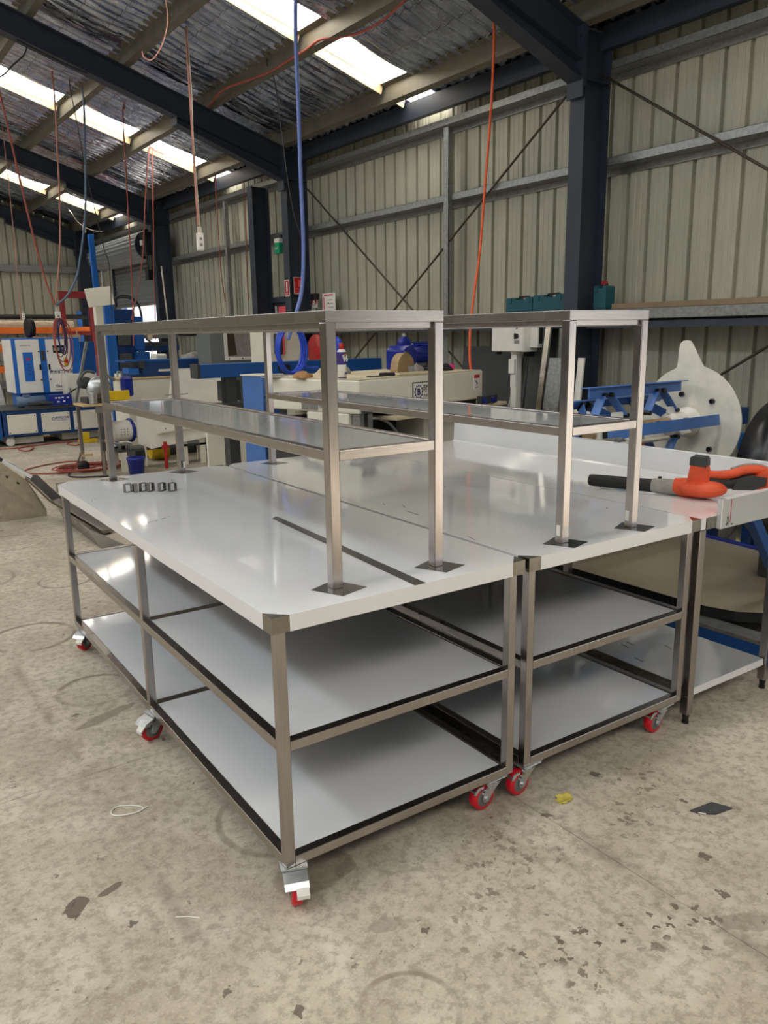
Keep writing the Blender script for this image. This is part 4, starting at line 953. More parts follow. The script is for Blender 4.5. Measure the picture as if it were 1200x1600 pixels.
def tool_case(y0, y1, x0, zh, lab, tilt=0.0):
    t = thing('tool_case', lab, 'tool case', (x0, (y0+y1)/2, 1.804), 0, None); w = (y1-y0)
    t.rotation_euler = (tilt, 0, 0)
    b = MB(); b.prism([(-w/2, .0), (w/2, 0), (w/2, zh-.012), (w/2-.012, zh), (w*.16, zh), (w*.12, zh-.022), (-w*.22, zh-.022), (-w*.26, zh), (-w/2+.012, zh), (-w/2, zh-.012)], lambda a, c, s: (s, a, c), 0, .11); b.build('case_shell', 'teal', t, .006)
    b = MB(); b.tube([(.055, w*.16, zh-.004), (.055, w*.13, zh+.008), (.055, -w*.22, zh+.008), (.055, -w*.26, zh-.004)], .009, 8); b.build('handle', 'black_gloss', t)
    for s in (-.36, .34): MB().box(-.006, w*s-.018, zh-.05, .0, w*s+.018, zh-.006).build('latch', 'teal', t, .002)
    MB().box(-.002, -w*.40, .012, 0, w*.40, .016).build('seam', 'black', t)
    return t
tool_case(3.315, 3.64, 4.42, .135, 'teal tool case on the wall shelf, farther from the column')
tool_case(2.945, 3.305, 4.42, .145, 'teal tool case on the wall shelf, right beside the column')
tc = tool_case(2.52, 2.645, 4.44, .19, 'dark teal tool case standing on edge on the shelf beyond the column')
b = MB(); b.box(4.47, 2.565, 1.998, 4.52, 2.60, 2.02); b.cyl((4.47, 2.58, 2.02), (4.52, 2.58, 2.02), .012, 8); tag(b.build('red_valve', 'red', None, .004), 'small red fitting lying on the upright tool case', 'fitting')

# decoiler: white disc, blue expanding mandrel arms
dc = thing('decoiler', 'decoiler with scuffed white disc and blue expanding arms behind the splashback', 'decoiler', (3.87, 1.32, 1.03), 0)
b = MB(); R = .372; pts = []
lobe = [(1.36, .375), (1.52, .45), (1.60, .515), (1.63, .532), (1.68, .540), (1.73, .538), (1.77, .525), (1.79, .50), (1.86, .40), (1.90, .375)]
angs = [t*PI/36 for t in range(72)]
for t in angs:
    if 1.30 < t < 1.90: continue
    pts.append((R*math.cos(t), R*math.sin(t)))
    if t < 1.30 and t+PI/36 >= 1.30: pts += [(r*math.cos(a), r*math.sin(a)) for a, r in lobe]
b.prism(pts, lambda a, c, t: (t, -a, c), 0, .012)
b.build('disc', 'disc', dc)
for a, r in ((1.9, .19), (.72, .22), (5.5, .24), (4.3, .26), (3.0, .20), (2.5, .26)): MB().cyl((-.022, -r*math.cos(a), r*math.sin(a)), (0, -r*math.cos(a), r*math.sin(a)), .017, 10).build('disc_bolt', 'black_gloss', dc)
MB().cyl((-1.03, 0, 0), (.20, 0, 0), .045, 18).build('shaft', 'roll_tan', dc)
MB().lathe([(.05, -.20), (.07, -.19), (.07, -.10), (.095, -.08), (.10, -.012)], (0, 0, 0), 'x', 24).build('hub', 'white', dc)
MB().lathe([(.055, -1.0), (.08, -.98), (.08, -.86), (.055, -.84)], (0, 0, 0), 'x', 20).build('hub', 'white', dc)
for k, ang in enumerate((93, 8, 188, -82, 140)):
    t = math.radians(ang); cy, cz = -math.cos(t), math.sin(t); rr = .245
    if k == 3: rr = .25
    u = (0, cy, cz); x0, x1 = -1.02, -.10
    b = MB(); b.bar((x0, cy*rr, cz*rr), (x1, cy*rr, cz*rr), .012, .07, (0, cy, cz)) if k in (0, 3) else b.bar((x0, cy*rr, cz*rr), (x1+.06, cy*rr, cz*rr), .07, .012, (0, cy, cz))
    b.bar((x0-.03, cy*(rr+.03), cz*(rr+.03)), (x1+.03, cy*(rr+.03), cz*(rr+.03)), .075, .006, (0, cy, cz)) if k in (0, 3) else None
    arm = b.build('mandrel_arm', 'blue_arm', dc, .002)
    LB = []; PB = []
    for xo in (-.86, -.34):
        for dx, sw in ((-.03, -.10), (.03, .16)):
            for off in (-.016, .016):
                e = Vector((0, -cz, cy))*off
                a0 = Vector((xo+dx, cy*(rr-.012), cz*(rr-.012)))+e; a1 = Vector((xo+dx+sw*.9, cy*.085, cz*.085))+e
                LB.append(MB().bar(a0, a1, .008, .032, (0, -cz, cy)))
            e = Vector((0, -cz, cy))
            for q in ((xo+dx, rr-.02), (xo+dx+sw*.9, .09)):
                c0 = Vector((q[0], cy*q[1], cz*q[1])); PB.append(MB().cyl(c0-e*.032, c0+e*.032, .015, 8))
    for q in LB: q.build('link', 'blue_arm', arm, .001)
    for q in PB: q.build('pivot_pin', 'black_gloss', arm)
for xo in (-.86, -.30):
    b = MB(); b.bar((xo+.10, 0, .07), (xo+.10, .0, .115), .10, .02); b.bar((xo+.14, -.06, -.03), (xo+.14, -.10, -.06), .09, .02); b.lathe([(.05, xo+.06), (.075, xo+.07), (.075, xo+.2), (.05, xo+.21)], (0, 0, 0), 'x', 20); b.build('sliding_collar', 'white', dc, .004)
MB().cyl((-1.0, -.09, -.07), (-.35, -.09, -.07), .014, 10).build('push_rod', 'cream', dc)
b = MB(); b.box(.46, .10, -1.03, .64, .34, .06); b.box(.02, -.06, -.06, .64, .30, .06); b.box(.42, .06, -1.03, .68, .5, -.99); b.build('stand', 'blue_dark', dc, .01)
b = MB(); b.prism([(-.02, -.03), (.24, .03), (.26, .20), (.10, .30)], lambda a, c, t: (t-.0, a+.12, c-.12), -.62, -.61); o = b.build('ribbed_guard', 'label', dc)
b = MB()
for i in range(7): b.bar((-.626, .14+.03*i, -.14+.012*i), (-.626, .20+.03*i, .03+.02*i), .006, .008)
b.build('guard_rib', 'cream', dc)

# coil wheel, blue tray and carton at the far right
cw = thing('steel_coil', 'upright coil with black rim and tan inner winding at the picture edge, beyond the splashback', 'coil', (3.60, .42, .84), 0)
MB().lathe([(.36, -.07), (.40, -.07), (.40, .16), (.36, .16)], (0, 0, 0), 'y', 56).build('flange', 'black_gloss', cw)
MB().lathe([(.325, -.085), (.385, -.085), (.385, .12), (.325, .12)], (0, 0, 0), 'y', 56).build('coil_winding', 'galv', cw)
MB().lathe([(.25, -.075), (.305, -.075), (.305, .10), (.25, .10)], (0, 0, 0), 'y', 48).build('inner_winding', 'roll_tan', cw)
MB().lathe([(.30, -.08), (.33, -.08), (.33, .11), (.30, .11)], (0, 0, 0), 'y', 48).build('core_ring', 'grey_dark', cw)
MB().lathe([(.0, .02), (.26, .02), (.26, .08), (.0, .08)], (0, 0, 0), 'y', 40).build('core', 'roll_tan', cw)
b = MB(); b.box(-.10, -.04, -.638, .22, .14, -.36); b.build('coil_cradle', 'grey_dark', cw, .01)
bt = thing('blue_trolley', 'blue steel trolley with pale rail behind the coil', 'trolley', (4.50, 1.12, 0), 0)
MB().box(-.18, -.62, .80, .10, .10, .925).build('tray_side', 'blue_sky', bt, .006); MB().box(-.21, -.66, .735, -.17, .08, .795).build('tray_rail', 'galv', bt, .004); MB().box(-.18, -.62, .60, .10, .10, .735).build('lower_tray', 'blue_sky', bt, .006)
for x in (-.05, .04):
    for y in (-.6, .04): MB().box(x, y, 0, x+.05, y+.05, .60).build('leg', 'blue_dark', bt)
cb = thing('carton', 'open brown cardboard carton on the blue trolley', 'carton', (4.46, .90, .926), .1)
b = MB(); b.box(-.13, -.20, 0, .13, .18, .006); b.box(-.13, -.20, 0, -.124, .18, .09); b.box(.124, -.20, 0, .13, .18, .14); b.box(-.13, -.20, 0, .13, -.194, .12); b.box(-.13, .174, 0, .13, .18, .12); b.build('carton_body', 'card', cb)
b = MB(); b.add([(.13, -.05, .14), (.13, .17, .14), (.15, .19, .25), (.15, -.03, .26)], [(0, 1, 2, 3)]); b.add([(-.13, -.2, .12), (.12, -.2, .12), (.12, -.30, .07), (-.12, -.30, .08)], [(0, 1, 2, 3)]); b.add([(-.13, -.18, .09), (-.13, .16, .09), (-.19, .15, .06), (-.19, -.17, .06)], [(0, 1, 2, 3)]); b.build('carton_flap', 'card', cb)
lump('packing_paper', (.07, .10, .10), 12, 'card', (4.46, .90, .955), 0, 'crumpled brown packing paper inside the carton', 'paper')
b = MB(); b.box(-.10, -.32, 0, .10, .30, .05); b.box(-.06, -.25, .05, .06, .2, .07); o = b.build('red_tool_tray', 'red', None, .008); o.location = (4.45, 2.35, .70); o.rotation_euler = (0, 0, 0); tag(o, 'red steel tray glimpsed under the decoiler arms', 'tray')
b = MB(); b.box(4.3, 1.97, .65, 4.6, 2.65, .70)
for x in (4.32, 4.53):
    for y in (2.0, 2.57): b.box(x, y, 0, x+.05, y+.05, .65)
tag(b.build('tool_stand', 'blue_dark'), 'dark blue stand carrying the red tray', 'stand')

# low blue lifting table with a bright steel sheet lying on it, seen below the splashback bench
fr = thing('lifting_table', 'low blue table with a bright steel sheet lying on it, below the splashback bench', 'lifting table', (0, 0, 0), 0)
edge = [(2.79, 1.95), (2.788, 1.2), (2.788, .60), (2.795, .45), (2.842, .30), (2.94, .195), (3.08, .12), (3.3, .07), (3.7, .03)]
b = MB(); b.prism(edge+[(3.96, .05), (4.10, 1.29), (4.17, 1.95)], lambda a, c, t: (a, c, t), .1975, .2); b.build('steel_sheet', 'sheet_beige', fr)
b = MB(); b.prism([(x+.012, y+.01) for x, y in edge]+[(3.95, .07), (4.08, 1.29), (4.12, 1.93)], lambda a, c, t: (a, c, t), .136, .1972); b.build('underside_shade', 'black', fr)  # black block stands in for the shade in the gap under the sheet
b = MB(); b.bar((4.17, 1.95, .205), (3.93, -.25, .205), .03, .03); b.build('far_rail', 'blue_gear', fr, .004)
MB().box(2.70, -.25, .03, 2.76, 1.95, .115).build('side_rail', 'blue', fr, .004); MB().box(3.98, -.25, .03, 4.04, 1.95, .115).build('side_rail', 'blue', fr, .004); MB().box(2.70, -.25, .1155, 2.82, 1.95, .135).build('rail_plate', 'galv', fr)
for y in (-.2, .8, 1.8): MB().box(2.76, y, .04, 3.98, y+.06, .11).build('cross_rail', 'blue_dark', fr)
for x in (2.71, 3.98):
    for y in (-.24, 1.88): MB().box(x, y, 0, x+.05, y+.05, .03).build('foot', 'black', fr)
b = MB(); b.bar((2.84, .30, .785), (3.32, .30, .205), .05, .06); b.build('diagonal_leg', 'blue', fr, .004)
b = MB(); b.tube(smooth_path([(2.80, .30, .78), (2.80, .30, .70), (2.78, .31, .64), (2.73, .33, .60)]), .006, 6); tag(b.build('black_cable', 'black_cord'), 'short black cable hanging beside the blue diagonal leg', 'cable')
MB().box(2.6, -.4, -.0, 2.601, -.399, .001) if False else None

# ------------------------------------------------------------------ left-hand machines
# wheeled base with white panels
mb_ = thing('machine_base', 'low blue machine base with white screwed panels on a white castor', 'machine', (1.48, 11.6, 0), math.radians(1.0))
MB().box(0, 0, .15, 1.58, 1.1, .555).build('base_frame', 'blue_dark', mb_, .006); MB().box(-.01, -.02, .555, 1.60, 1.12, .572).build('base_deck', 'galv_dark', mb_, .003)
MB().box(-.55, .02, .12, -.02, 1.0, .55).build('side_cabinet', 'blue', mb_, .006)
for x0, x1 in ((.06, .49), (.565, 1.0), (1.06, 1.5)):
    p = MB().box(x0, -.012, .19, x1, 0, .49).build('side_panel', 'cream', mb_, .003)
    b = MB()
    for x in (x0+.025, x1-.025):
        for z in (.215, .465): b.cyl((x, -.016, z), (x, -.012, z), .009, 8)
    b.build('panel_screw', 'black', p)
    if abs(x0-.565) < .01:
        MB().box(x0+.15, -.0132, .335, x0+.42, -.012, .44).build('nameplate', 'label', p)
        text('lettering', 'BYFOCHE', .05, 'ink_blue', p, (x0+.215, -.0138, .385), (PI/2, 0, 0), .92, bold=.001); text('lettering', 'MACHINERY', .028, 'ink_blue', p, (x0+.217, -.0138, .353), (PI/2, 0, 0), 1.2)
        b = MB(); b.tube([(x0+.182+.022*math.cos(2*PI*i/16), -.0138, .388+.022*math.sin(2*PI*i/16)) for i in range(17)], .004, 5); b.build('cog_emblem', 'ink_blue', p)
w = MB().lathe([(.012, -.02), (.03, -.024), (.055, -.02), (.068, -.016), (.068, .016), (.055, .02), (.03, .024), (.012, .02)], (.085, .06, .068), 'y', 24).build('castor', 'white', mb_); MB().box(.03, .03, .125, .14, .10, .15).build('castor_plate', 'galv', w)
b = MB(); b.box(.06, .15, .02, .6, .9, .12); b.box(.9, .2, .02, 1.5, 1.0, .14); b.build('undertray', 'cream', mb_)
# voltage stabiliser
st = thing('stabiliser_cabinet', 'white and blue electrical cabinet with twin doors, printed 15kv, on the wheeled base', 'cabinet', (1.80, 12.0, .574), math.radians(1))
MB().box(0, 0, .20, 1.06, .62, 1.085).build('cabinet_body', 'blue_sky', st, .01)
MB().box(-.012, .0, .22, 0, .6, 1.06).build('side_panel', 'white', st, .003)
MB().box(.05, .05, .0, .95, .55, .20).build('plinth', 'blue_sky', st, .01)
d1 = MB().box(.06, -.014, .215, .415, 0, 1.06).build('door', 'white', st, .005); d2 = MB().box(.515, -.014, .215, .905, 0, 1.06).build('door', 'white', st, .005)
MB().box(.15, -.0156, .40, .30, -.014, .86).build('blue_sticker', 'blue_sky', d1)
text('lettering', 'RH', .05, 'red_sign', d1, (.19, -.0162, .735), (PI/2, 0, 0), 1.1, bold=.003)
b = MB()
for i, z in enumerate((.66, .61, .56, .51)): b.bar((.215, -.0162, z+.02), (.25, -.0162, z), .006, .001, (0, 1, 0)); b.bar((.21, -.0162, z+.004), (.255, -.0162, z+.012), .006, .001, (0, 1, 0))
b.build('sticker_print', 'ink_blue', d1)
MB().box(.12, -.0152, .96, .28, -.014, .975).build('print_line', 'cloth', d1)
for d, x in ((d1, .385), (d2, .525)):
    MB().box(x, -.022, .575, x+.03, -.014, .665).build('door_handle', 'black_gloss', d, .002)
    b = MB()
    for z in (.42, .87): b.cyl((x+.012, -.022, z), (x+.012, -.014, z), .013, 10)
    b.build('lock', 'black_gloss', d)
mt = MB().box(.62, -.018, .84, .80, -.014, .96).build('meter_window', 'screen', d2); b = MB()
for i in range(3): b.box(.635+.055*i, -.0195, .875, .672+.055*i, -.018, .925)
b.build('meter_digit', 'cloth', mt)
es = MB().box(.775, -.018, .63, .845, -.014, .75).build('stop_plate', 'yellow', d2); MB().lathe([(.018, -.05), (.026, -.045), (.026, -.03), (.012, -.028), (.012, -.018)], (.81, 0, .70), 'y', 14).build('stop_button', 'red', es)
text('lettering', '\u6fc0\u5149\u5207\u5272\u4e13\u7528', .062, 'ink_blue', d2, (.535, -.0155, .515), (PI/2, 0, 0), 1.0, bold=.001)
text('lettering', '15kv', .06, 'ink_blue', d2, (.60, -.0155, .29), (PI/2, 0, 0), .95, bold=.001)
MB().box(.60, -.0152, .245, .80, -.014, .252).build('print_line', 'ink_blue', d2)
MB().box(.435, -.004, .72, .495, 0, .88).build('vent_grille', 'grey_dark', st)
b = MB(); b.box(.38, .1, 1.085, .60, .4, 1.11); b.build('lifting_bracket', 'card', st)
mo = thing('blue_motor', 'dull blue motor lying on the wheeled base below the cabinet', 'motor', (1.76, 11.87, .574), 0)
MB().lathe([(.05, 0), (.085, .01), (.085, .42), (.05, .44)], (0, .0, .088), 'x', 20).build('motor_body', 'steel_cord', mo); MB().box(.10, -.05, .165, .20, .05, .20).build('terminal_box', 'steel_cord', mo, .005)
vi = thing('bench_vice', 'dark vice with a blue body and long black lever on the wheeled base', 'vice', (2.14, 11.64, .574), 0)
MB().box(.08, -.04, .03, .40, .10, .19).build('vice_body', 'blue_gear', vi, .008); b = MB(); b.box(-.26, -.03, .05, .08, .05, .09); b.cyl((-.10, -.06, .07), (.1, -.06, .07), .018, 10); b.box(-.30, -.05, 0, .02, .08, .03); b.build('vice_jaw', 'grey_dark', vi, .004); MB().tube([(.34, 0, .18), (.44, .02, .24), (.60, .02, .33)], .011, 8).build('lever', 'black', vi)
b = MB()
for i, (x, z) in enumerate(((.14, .13), (.19, .13), (.24, .135), (.32, .13), (.17, .07), (.26, .075))): b.box(x, -.042, z, x+.035, -.04, z+.022)
b.build('vice_print', 'ink_white', vi)
# white cabinet with lever behind
wc = thing('white_cabinet', 'plain cream cabinet standing on the wheeled base right of the tall cabinet', 'cabinet', (2.50, 11.78, .574), 0)
MB().box(0, 0, 0, .52, .20, .50).build('cabinet_body', 'cream', wc, .008); MB().box(.03, -.010, .02, .50, 0, .48).build('door', 'cream', wc, .003); MB().box(.06, -.024, .20, .085, -.010, .28).build('door_handle', 'galv', wc)
# cream housing with a yellow and black corner
yh = thing('cream_housing', 'cream sloping housing with yellow and black corner at the picture edge', 'machine', (1.15, 12.78, 0), 0)
b = MB(); b.prism([(0, .0), (.62, 0), (.62, .55), (.55, 1.02), (.20, 1.10), (0, 1.12)], lambda a, c, t: (a, t, c), 0, .8); b.build('housing', 'cream', yh, .01)
MB().box(.20, -.02, .80, .42, 0, 1.02).build('yellow_corner', 'yellow', yh, .004); MB().box(.20, -.02, .45, .42, 0, .80).build('black_corner', 'black_gloss', yh, .004)

# pallet rack along the back wall
rk = thing('pallet_rack', 'pallet rack with orange beams and blue uprights along the back wall', 'rack', (0, 15.3, 0), 0)
for z in (1.75, 1.40, 1.0): MB().box(.2, 0, z, 4.0, .05, z+.12).build('rack_beam', 'orange_beam', rk, .004)
for z in (1.75, 1.40, 1.0): MB().box(.2, .85, z, 4.0, .90, z+.12).build('rack_beam', 'orange_beam', rk, .004)
for x in (.1, 4.0):
    for y in (0, .85): MB().box(x, y, 0, x+.09, y+.06, 2.2).build('rack_upright', 'blue_sky', rk, .003)
for z, c in ((1.56, 'cream'), (1.17, 'galv')): MB().box(.25, .05, z, 3.2, .85, z+.04).build('rack_deck', c, rk)
b = MB(); b.box(2.4, .02, 1.28, 2.9, .5, 1.30); b.build('rack_print', 'cream', rk)
b = MB(); b.tube([(.3, 0, 0), (2.3, 0, .0), (3.55, .02, -.02)], .07, 12); o = b.build('carpet_tube', 'bag'); o.location = (.2, 15.6, 1.94); tag(o, 'long beige roll lying on the orange pallet rack', 'roll')
b = MB(); b.cyl((0, 0, 0), (3.2, 0, 0), .05, 10); o = b.build('black_pipe', 'black'); o.location = (.9, 15.85, 2.08); tag(o, 'dark pipe lying behind the beige roll on the rack', 'pipe')
b = MB(); b.lathe([(.125, -.045), (.15, -.045), (.15, .045), (.125, .045)], (0, 0, .15), 'x', 28); o = b.build('belt_ring', 'black'); o.location = (2.17, 12.3, 1.664); o.rotation_euler = (0, 0, .12); tag(o, 'upright black ring standing on top of the stabiliser cabinet', 'ring')
b = MB(); b.box(0, 0, 0, .26, .2, .13); b.tube([(.03, .1, .13), (.03, .1, .26), (.23, .1, .26), (.23, .1, .13)], .012, 8); o = b.build('timber_crate', 'timber', None, .004); o.location = (3.06, 13.62, 1.58); tag(o, 'small timber crate with hoop handle on the slim blue cabinet', 'crate')
sb = thing('slim_cabinet', 'slim blue cabinet with a white edge strip, under the timber crate', 'cabinet', (3.06, 13.6, 0), 0)
MB().box(0, 0, 0, .5, .4, 1.58).build('cabinet_body', 'blue', sb, .006); MB().box(.03, -.012, .15, .10, 0, 1.5).build('edge_strip', 'white', sb)
b = MB(); b.box(0, 0, 0, .08, .12, 2.55); b.box(.55, 0, 0, .63, .12, 2.55); b.box(.08, .02, 2.42, .55, .10, 2.55); b.box(.08, .02, 1.7, .55, .10, 1.78); b.box(.08, .02, .6, .55, .10, .68); o = b.build('steel_gate', 'red_dull', None, .006); o.location = (3.36, 14.9, 0); tag(o, 'tall red steel frame standing against the back wall', 'gate')
bp = thing('blue_mast', 'slender bright blue mast leaning beside the roller door', 'mast', (0, 0, 0), 0)
MB().bar((4.02, 14.6, .02), (3.97, 14.6, 3.60), .10, .08, (0, 1, 0)).build('mast_post', 'blue_sky', bp, .006)

# tall press: cream post with tilted panel, blue column, hoses
pr_ = thing('press_machine', 'tall blue press with cream post and tilted cream panel, black hoses on top', 'machine', (2.66, 10.3, 0), 0)
MB().box(0, 0, 0, .11, .12, 2.10).build('post', 'cream', pr_, .006)
b = MB(); b.obox((.04, -.12, 2.22), (.37, .04, .26), Matrix.Rotation(-.12, 3, 'Y') @ Matrix.Rotation(-.15, 3, 'X')); b.build('tilted_panel', 'cream', pr_, .004)
MB().box(.20, .22, 0, .34, .50, 2.14).build('column', 'blue_sky', pr_, .008); MB().box(.34, .26, .9, .66, .55, 2.06).build('head', 'blue_dark', pr_, .008)
b = MB(); b.box(.36, .22, 1.52, .56, .26, 1.80); b.box(.36, .22, 1.15, .56, .26, 1.40); b.build('plate_cover', 'galv_dark', pr_, .008)
b = MB(); b.cyl((.70, .2, 1.25), (.70, .2, 1.85), .055, 14); b.box(.60, .12, 1.30, .80, .30, 1.42); b.box(.62, .14, 1.45, .74, .28, 1.95); b.build('cylinder', 'blue', pr_, .006)
MB().cyl((.68, .2, 1.05), (.68, .2, 1.25), .03, 12).build('ram', 'grey_dark', pr_)
for k, rr in enumerate((.22, .19)):
    MB().tube(smooth_path([(.36, .3, 2.02), (.38, .3, 2.10+rr*.5), (.56, .3, 2.05+rr), (.74, .3, 2.08+rr*.3), (.78, .3, 1.85), (.74-.03*k, .3, 1.60)]), .016, 8).build('hose', 'black_cord', pr_)
MB().tube(smooth_path([(.78, .18, 1.62), (.86, .16, 1.55), (.98, .16, 1.40), (.94, .16, 1.26), (.80, .18, 1.24)]), .016, 8).build('hose', 'black_cord', pr_)
MB().box(.80, .14, 1.60, .87, .2, 1.68).build('hose_clip', 'bag', pr_)
# console beside the press
cs = thing('control_console', 'cream console with sloping dark display beside the press', 'console', (2.84, 9.66, 0), 0)
b = MB(); b.prism([(0, 0), (.62, 0), (.62, 1.12), (.0, 1.0)], lambda a, c, t: (t, a, c), 0, .42); b.build('console_body', 'cream', cs, .01)
b = MB(); b.add([(.03, -.0, 1.0), (.30, -.0, 1.0), (.30, -.0, 1.0)], []); b.obox((.17, .0, 1.11), (.26, .012, .15), Matrix.Rotation(-.5, 3, 'X')); b.build('display', 'screen', cs); b = MB(); b.obox((.21, .012, 1.11), (.42, .012, .22), Matrix.Rotation(-.5, 3, 'X')); b.build('display_bezel', 'cream', cs, .004)
b = MB()
for z in (1.14, 1.09): b.cyl((.37, -.02, z), (.37, .0, z-.01), .014, 10)
b.build('push_button', 'grey_dark', cs)
MB().box(.44, .02, .98, .62, .22, 1.40).build('side_horn', 'cream', cs, .03)

# big cream bench cabinet with timber edge
wb = thing('cream_counter', 'big cream cabinet with timber strip along its top edge', 'cabinet', (2.60, 9.0, 0), 0)
MB().box(0, 0, .18, 1.65, .6, 1.085).build('cabinet_body', 'cream', wb, .008); MB().box(-.06, -.02, 1.085, 1.20, .5, 1.105).build('timber_top', 'timber', wb, .003)
b = MB()
for x in (.07, .2): b.cyl((x, -.004, .72), (x, 0, .72), .02, 10)
b.build('panel_mark', 'cloth', wb)
MB().box(.05, .05, 0, 1.6, .55, .18).build('plinth', 'grey_dark', wb)
# blue table machine on it
bm2 = thing('blue_drive_unit', 'dark blue drive unit with a white slot on the cream cabinet', 'machine', (2.75, 9.25, 1.106), 0)
MB().box(.14, -.1, 0, 1.25, .3, .21).build('drive_body', 'blue_dark', bm2, .006); MB().box(.10, -.13, .12, .16, .33, .22).build('drive_end', 'grey_dark', bm2, .004); MB().box(.36, -.112, .065, .95, -.1, .095).build('slot', 'white', bm2)
MB().box(-.06, -.05, .0, .16, .25, .05).build('foot', 'blue_dark', bm2); MB().box(-.05, -.06, .03, .10, .2, .12).build('coupling', 'blue_sky', bm2, .006); MB().box(-.1, -.1, .20, 1.6, .35, .225).build('drive_cover', 'blue', bm2, .004)
# racks of long steel behind
for i, (z, mt_, x0, x1, lab) in enumerate(((1.62, 'galv', 3.2, 4.25, 'bundle of grey steel lengths stacked high before the roller door'), (1.50, 'galv_dark', 3.1, 4.25, 'bundle of dark steel lengths stacked low before the roller door'))):
    b = MB()
    for k in range(6): b.box(x0, 11.2+k*.12, z, x1, 11.3+k*.12, z+.06)
    tag(b.build('steel_bundle', mt_), lab, 'steel bundle')['kind'] = 'stuff'
b = MB(); b.box(3.1, 11.2, 1.42, 4.25, 11.9, 1.50); b.box(3.15, 11.25, 0, 3.25, 11.35, 1.42); b.box(4.1, 11.25, 0, 4.2, 11.35, 1.42); b.box(3.15, 11.75, 0, 3.25, 11.85, 1.42); b.box(4.1, 11.75, 0, 4.2, 11.85, 1.42); tag(b.build('steel_stand', 'blue_dark'), 'dark blue stand under the steel bundles', 'stand')
b = MB(); b.bar((3.66, 11.24, 1.735), (4.16, 11.24, 1.70), .10, .05); tag(b.build('blue_bar', 'blue_dark', None, .004), 'dark blue bar lying at a slant above the grey bag', 'bar')
lump('grey_bag', (.20, .12, .10), 21, 'cloth', (3.95, 9.9, 1.30), 0, 'slumped grey bag beside the grey enclosure', 'bag')
b = MB(); b.box(3.55, 9.7, 1.27, 4.5, 10.2, 1.30); b.box(3.6, 9.8, 0, 3.68, 9.88, 1.27); b.box(4.3, 9.8, 0, 4.38, 9.88, 1.27); tag(b.build('side_table', 'cream'), 'cream table carrying the slumped grey bag', 'table')
# grey enclosure with framed window
ge = thing('grey_enclosure', 'grey sheet metal enclosure with white framed window', 'enclosure', (3.62, 8.5, 0), 0)
MB().box(0, 0, .1, 1.0, .45, 1.735).build('enclosure_body', 'grey', ge, .004)
b = MB(); x0, x1, z0, z1 = .20, .72, 1.31, 1.72; f = .045
b.box(x0, -.025, z0, x1, 0, z0+f); b.box(x0, -.025, z1-f, x1, 0, z1); b.box(x0, -.025, z0+f, x0+f, 0, z1-f); b.box(x1-f, -.025, z0+f, x1, 0, z1-f); wf = b.build('window_frame', 'white', ge, .003)
MB().box(x0+f, -.008, z0+f, x1-f, -.004, z1-f).build('window_pane', 'cloth', wf)
b = MB(); b.prism([(x0+f+.005, z0+f+.02), (x0+f+.14, z0+f+.02), (x0+f+.11, z1-f-.005), (x0+f+.005, z1-f-.005)], lambda a, c, t: (a, t, c), -.0115, -.009); b.build('window_lining', 'rod', wf)
b = MB()
for x in (x0+.06, (x0+x1)/2, x1-.06):
    for z in (z0+.022, z1-.022): b.cyl((x, -.029, z), (x, -.025, z), .010, 8)
b.build('frame_screw', 'black', wf)
# white machine hood to its right with warning light
wh_ = thing('white_hood', 'tapering white machine hood with grey and red beacon, behind the rack uprights', 'machine hood', (3.95, 7.35, 0), 0)
b = MB(); b.prism([(-.05, .2), (.62, .2), (.62, 1.34), (.52, 1.38), (.46, 1.78), (-.05, 1.78)], lambda a, c, t: (a, t, c), 0, .5); b.build('hood', 'cream', wh_, .01)
MB().box(.02, -.06, 1.40, .13, 0, 1.66).build('beacon', 'grey_dark', wh_, .02); MB().box(.13, -.05, 1.40, .16, 0, 1.66).build('beacon_lens', 'coral', wh_, .006)

# leaning white panel and tray, wire spool
lp = thing('sheet_metal_tray', 'large white sheet metal panel standing in front of the cream cabinet', 'panel', (0, 8.0, 0), 0)
b = MB(); b.prism([(2.36, .34), (2.52, .26), (3.95, .42), (3.95, .66), (3.76, .70), (3.73, 1.205), (3.42, 1.207), (3.42, 1.228), (2.86, 1.225), (2.80, .84), (2.36, .84)], lambda a, c, t: (a, t, c), 0, .03); b.build('panel_sheet', 'white', lp, .003)
MB().bar((2.60, -.03, .46), (3.90, -.03, .56), .05, .02).build('panel_fold', 'cream', lp)
b = MB()
for x in (2.75, 2.95): b.bar((x, -.002, .92), (x+.10, -.002, .925), .004, .012)
b.build('scuff_mark', 'cloth', lp)
b = MB()
for x, z in ((2.42, .78), (2.49, .77), (2.72, .50), (2.90, .52)): b.cyl((x, -.003, z), (x, 0, z), .008, 8)
b.build('rivet_hole', 'grey_dark', lp)
ws_ = thing('wire_spool', 'clear wire spool with deep blue flange beside the saw bench', 'wire spool', (2.08, 8.16, .498), .12)
MB().lathe([(.02, 0), (.125, 0), (.13, .02), (.13, .22), (.125, .235), (.02, .235)], (0, 0, 0), 'x', 28).build('wire_winding', 'label', ws_); MB().lathe([(.02, .235), (.15, .235), (.155, .245), (.15, .26), (.02, .26)], (0, 0, 0), 'x', 28).build('flange', 'blue_gear', ws_); MB().lathe([(.05, .26), (.11, .265), (.10, .34), (.05, .345)], (0, 0, 0), 'x', 24).build('hub', 'white', ws_)
b = MB()
for i in range(3):
    for k in range(3): b.box(.07+.04*k, -.131, -.04+.032*i, .085+.04*k, -.129, -.028+.032*i)
b.build('spool_print', 'grey', ws_)
sd = thing('spool_stand', 'low grey stand under the wire spool and white panel', 'stand', (0, 0, 0), 0)
MB().box(2.12, 8.06, .24, 3.4, 8.45, .27).build('stand_top', 'galv_dark', sd)
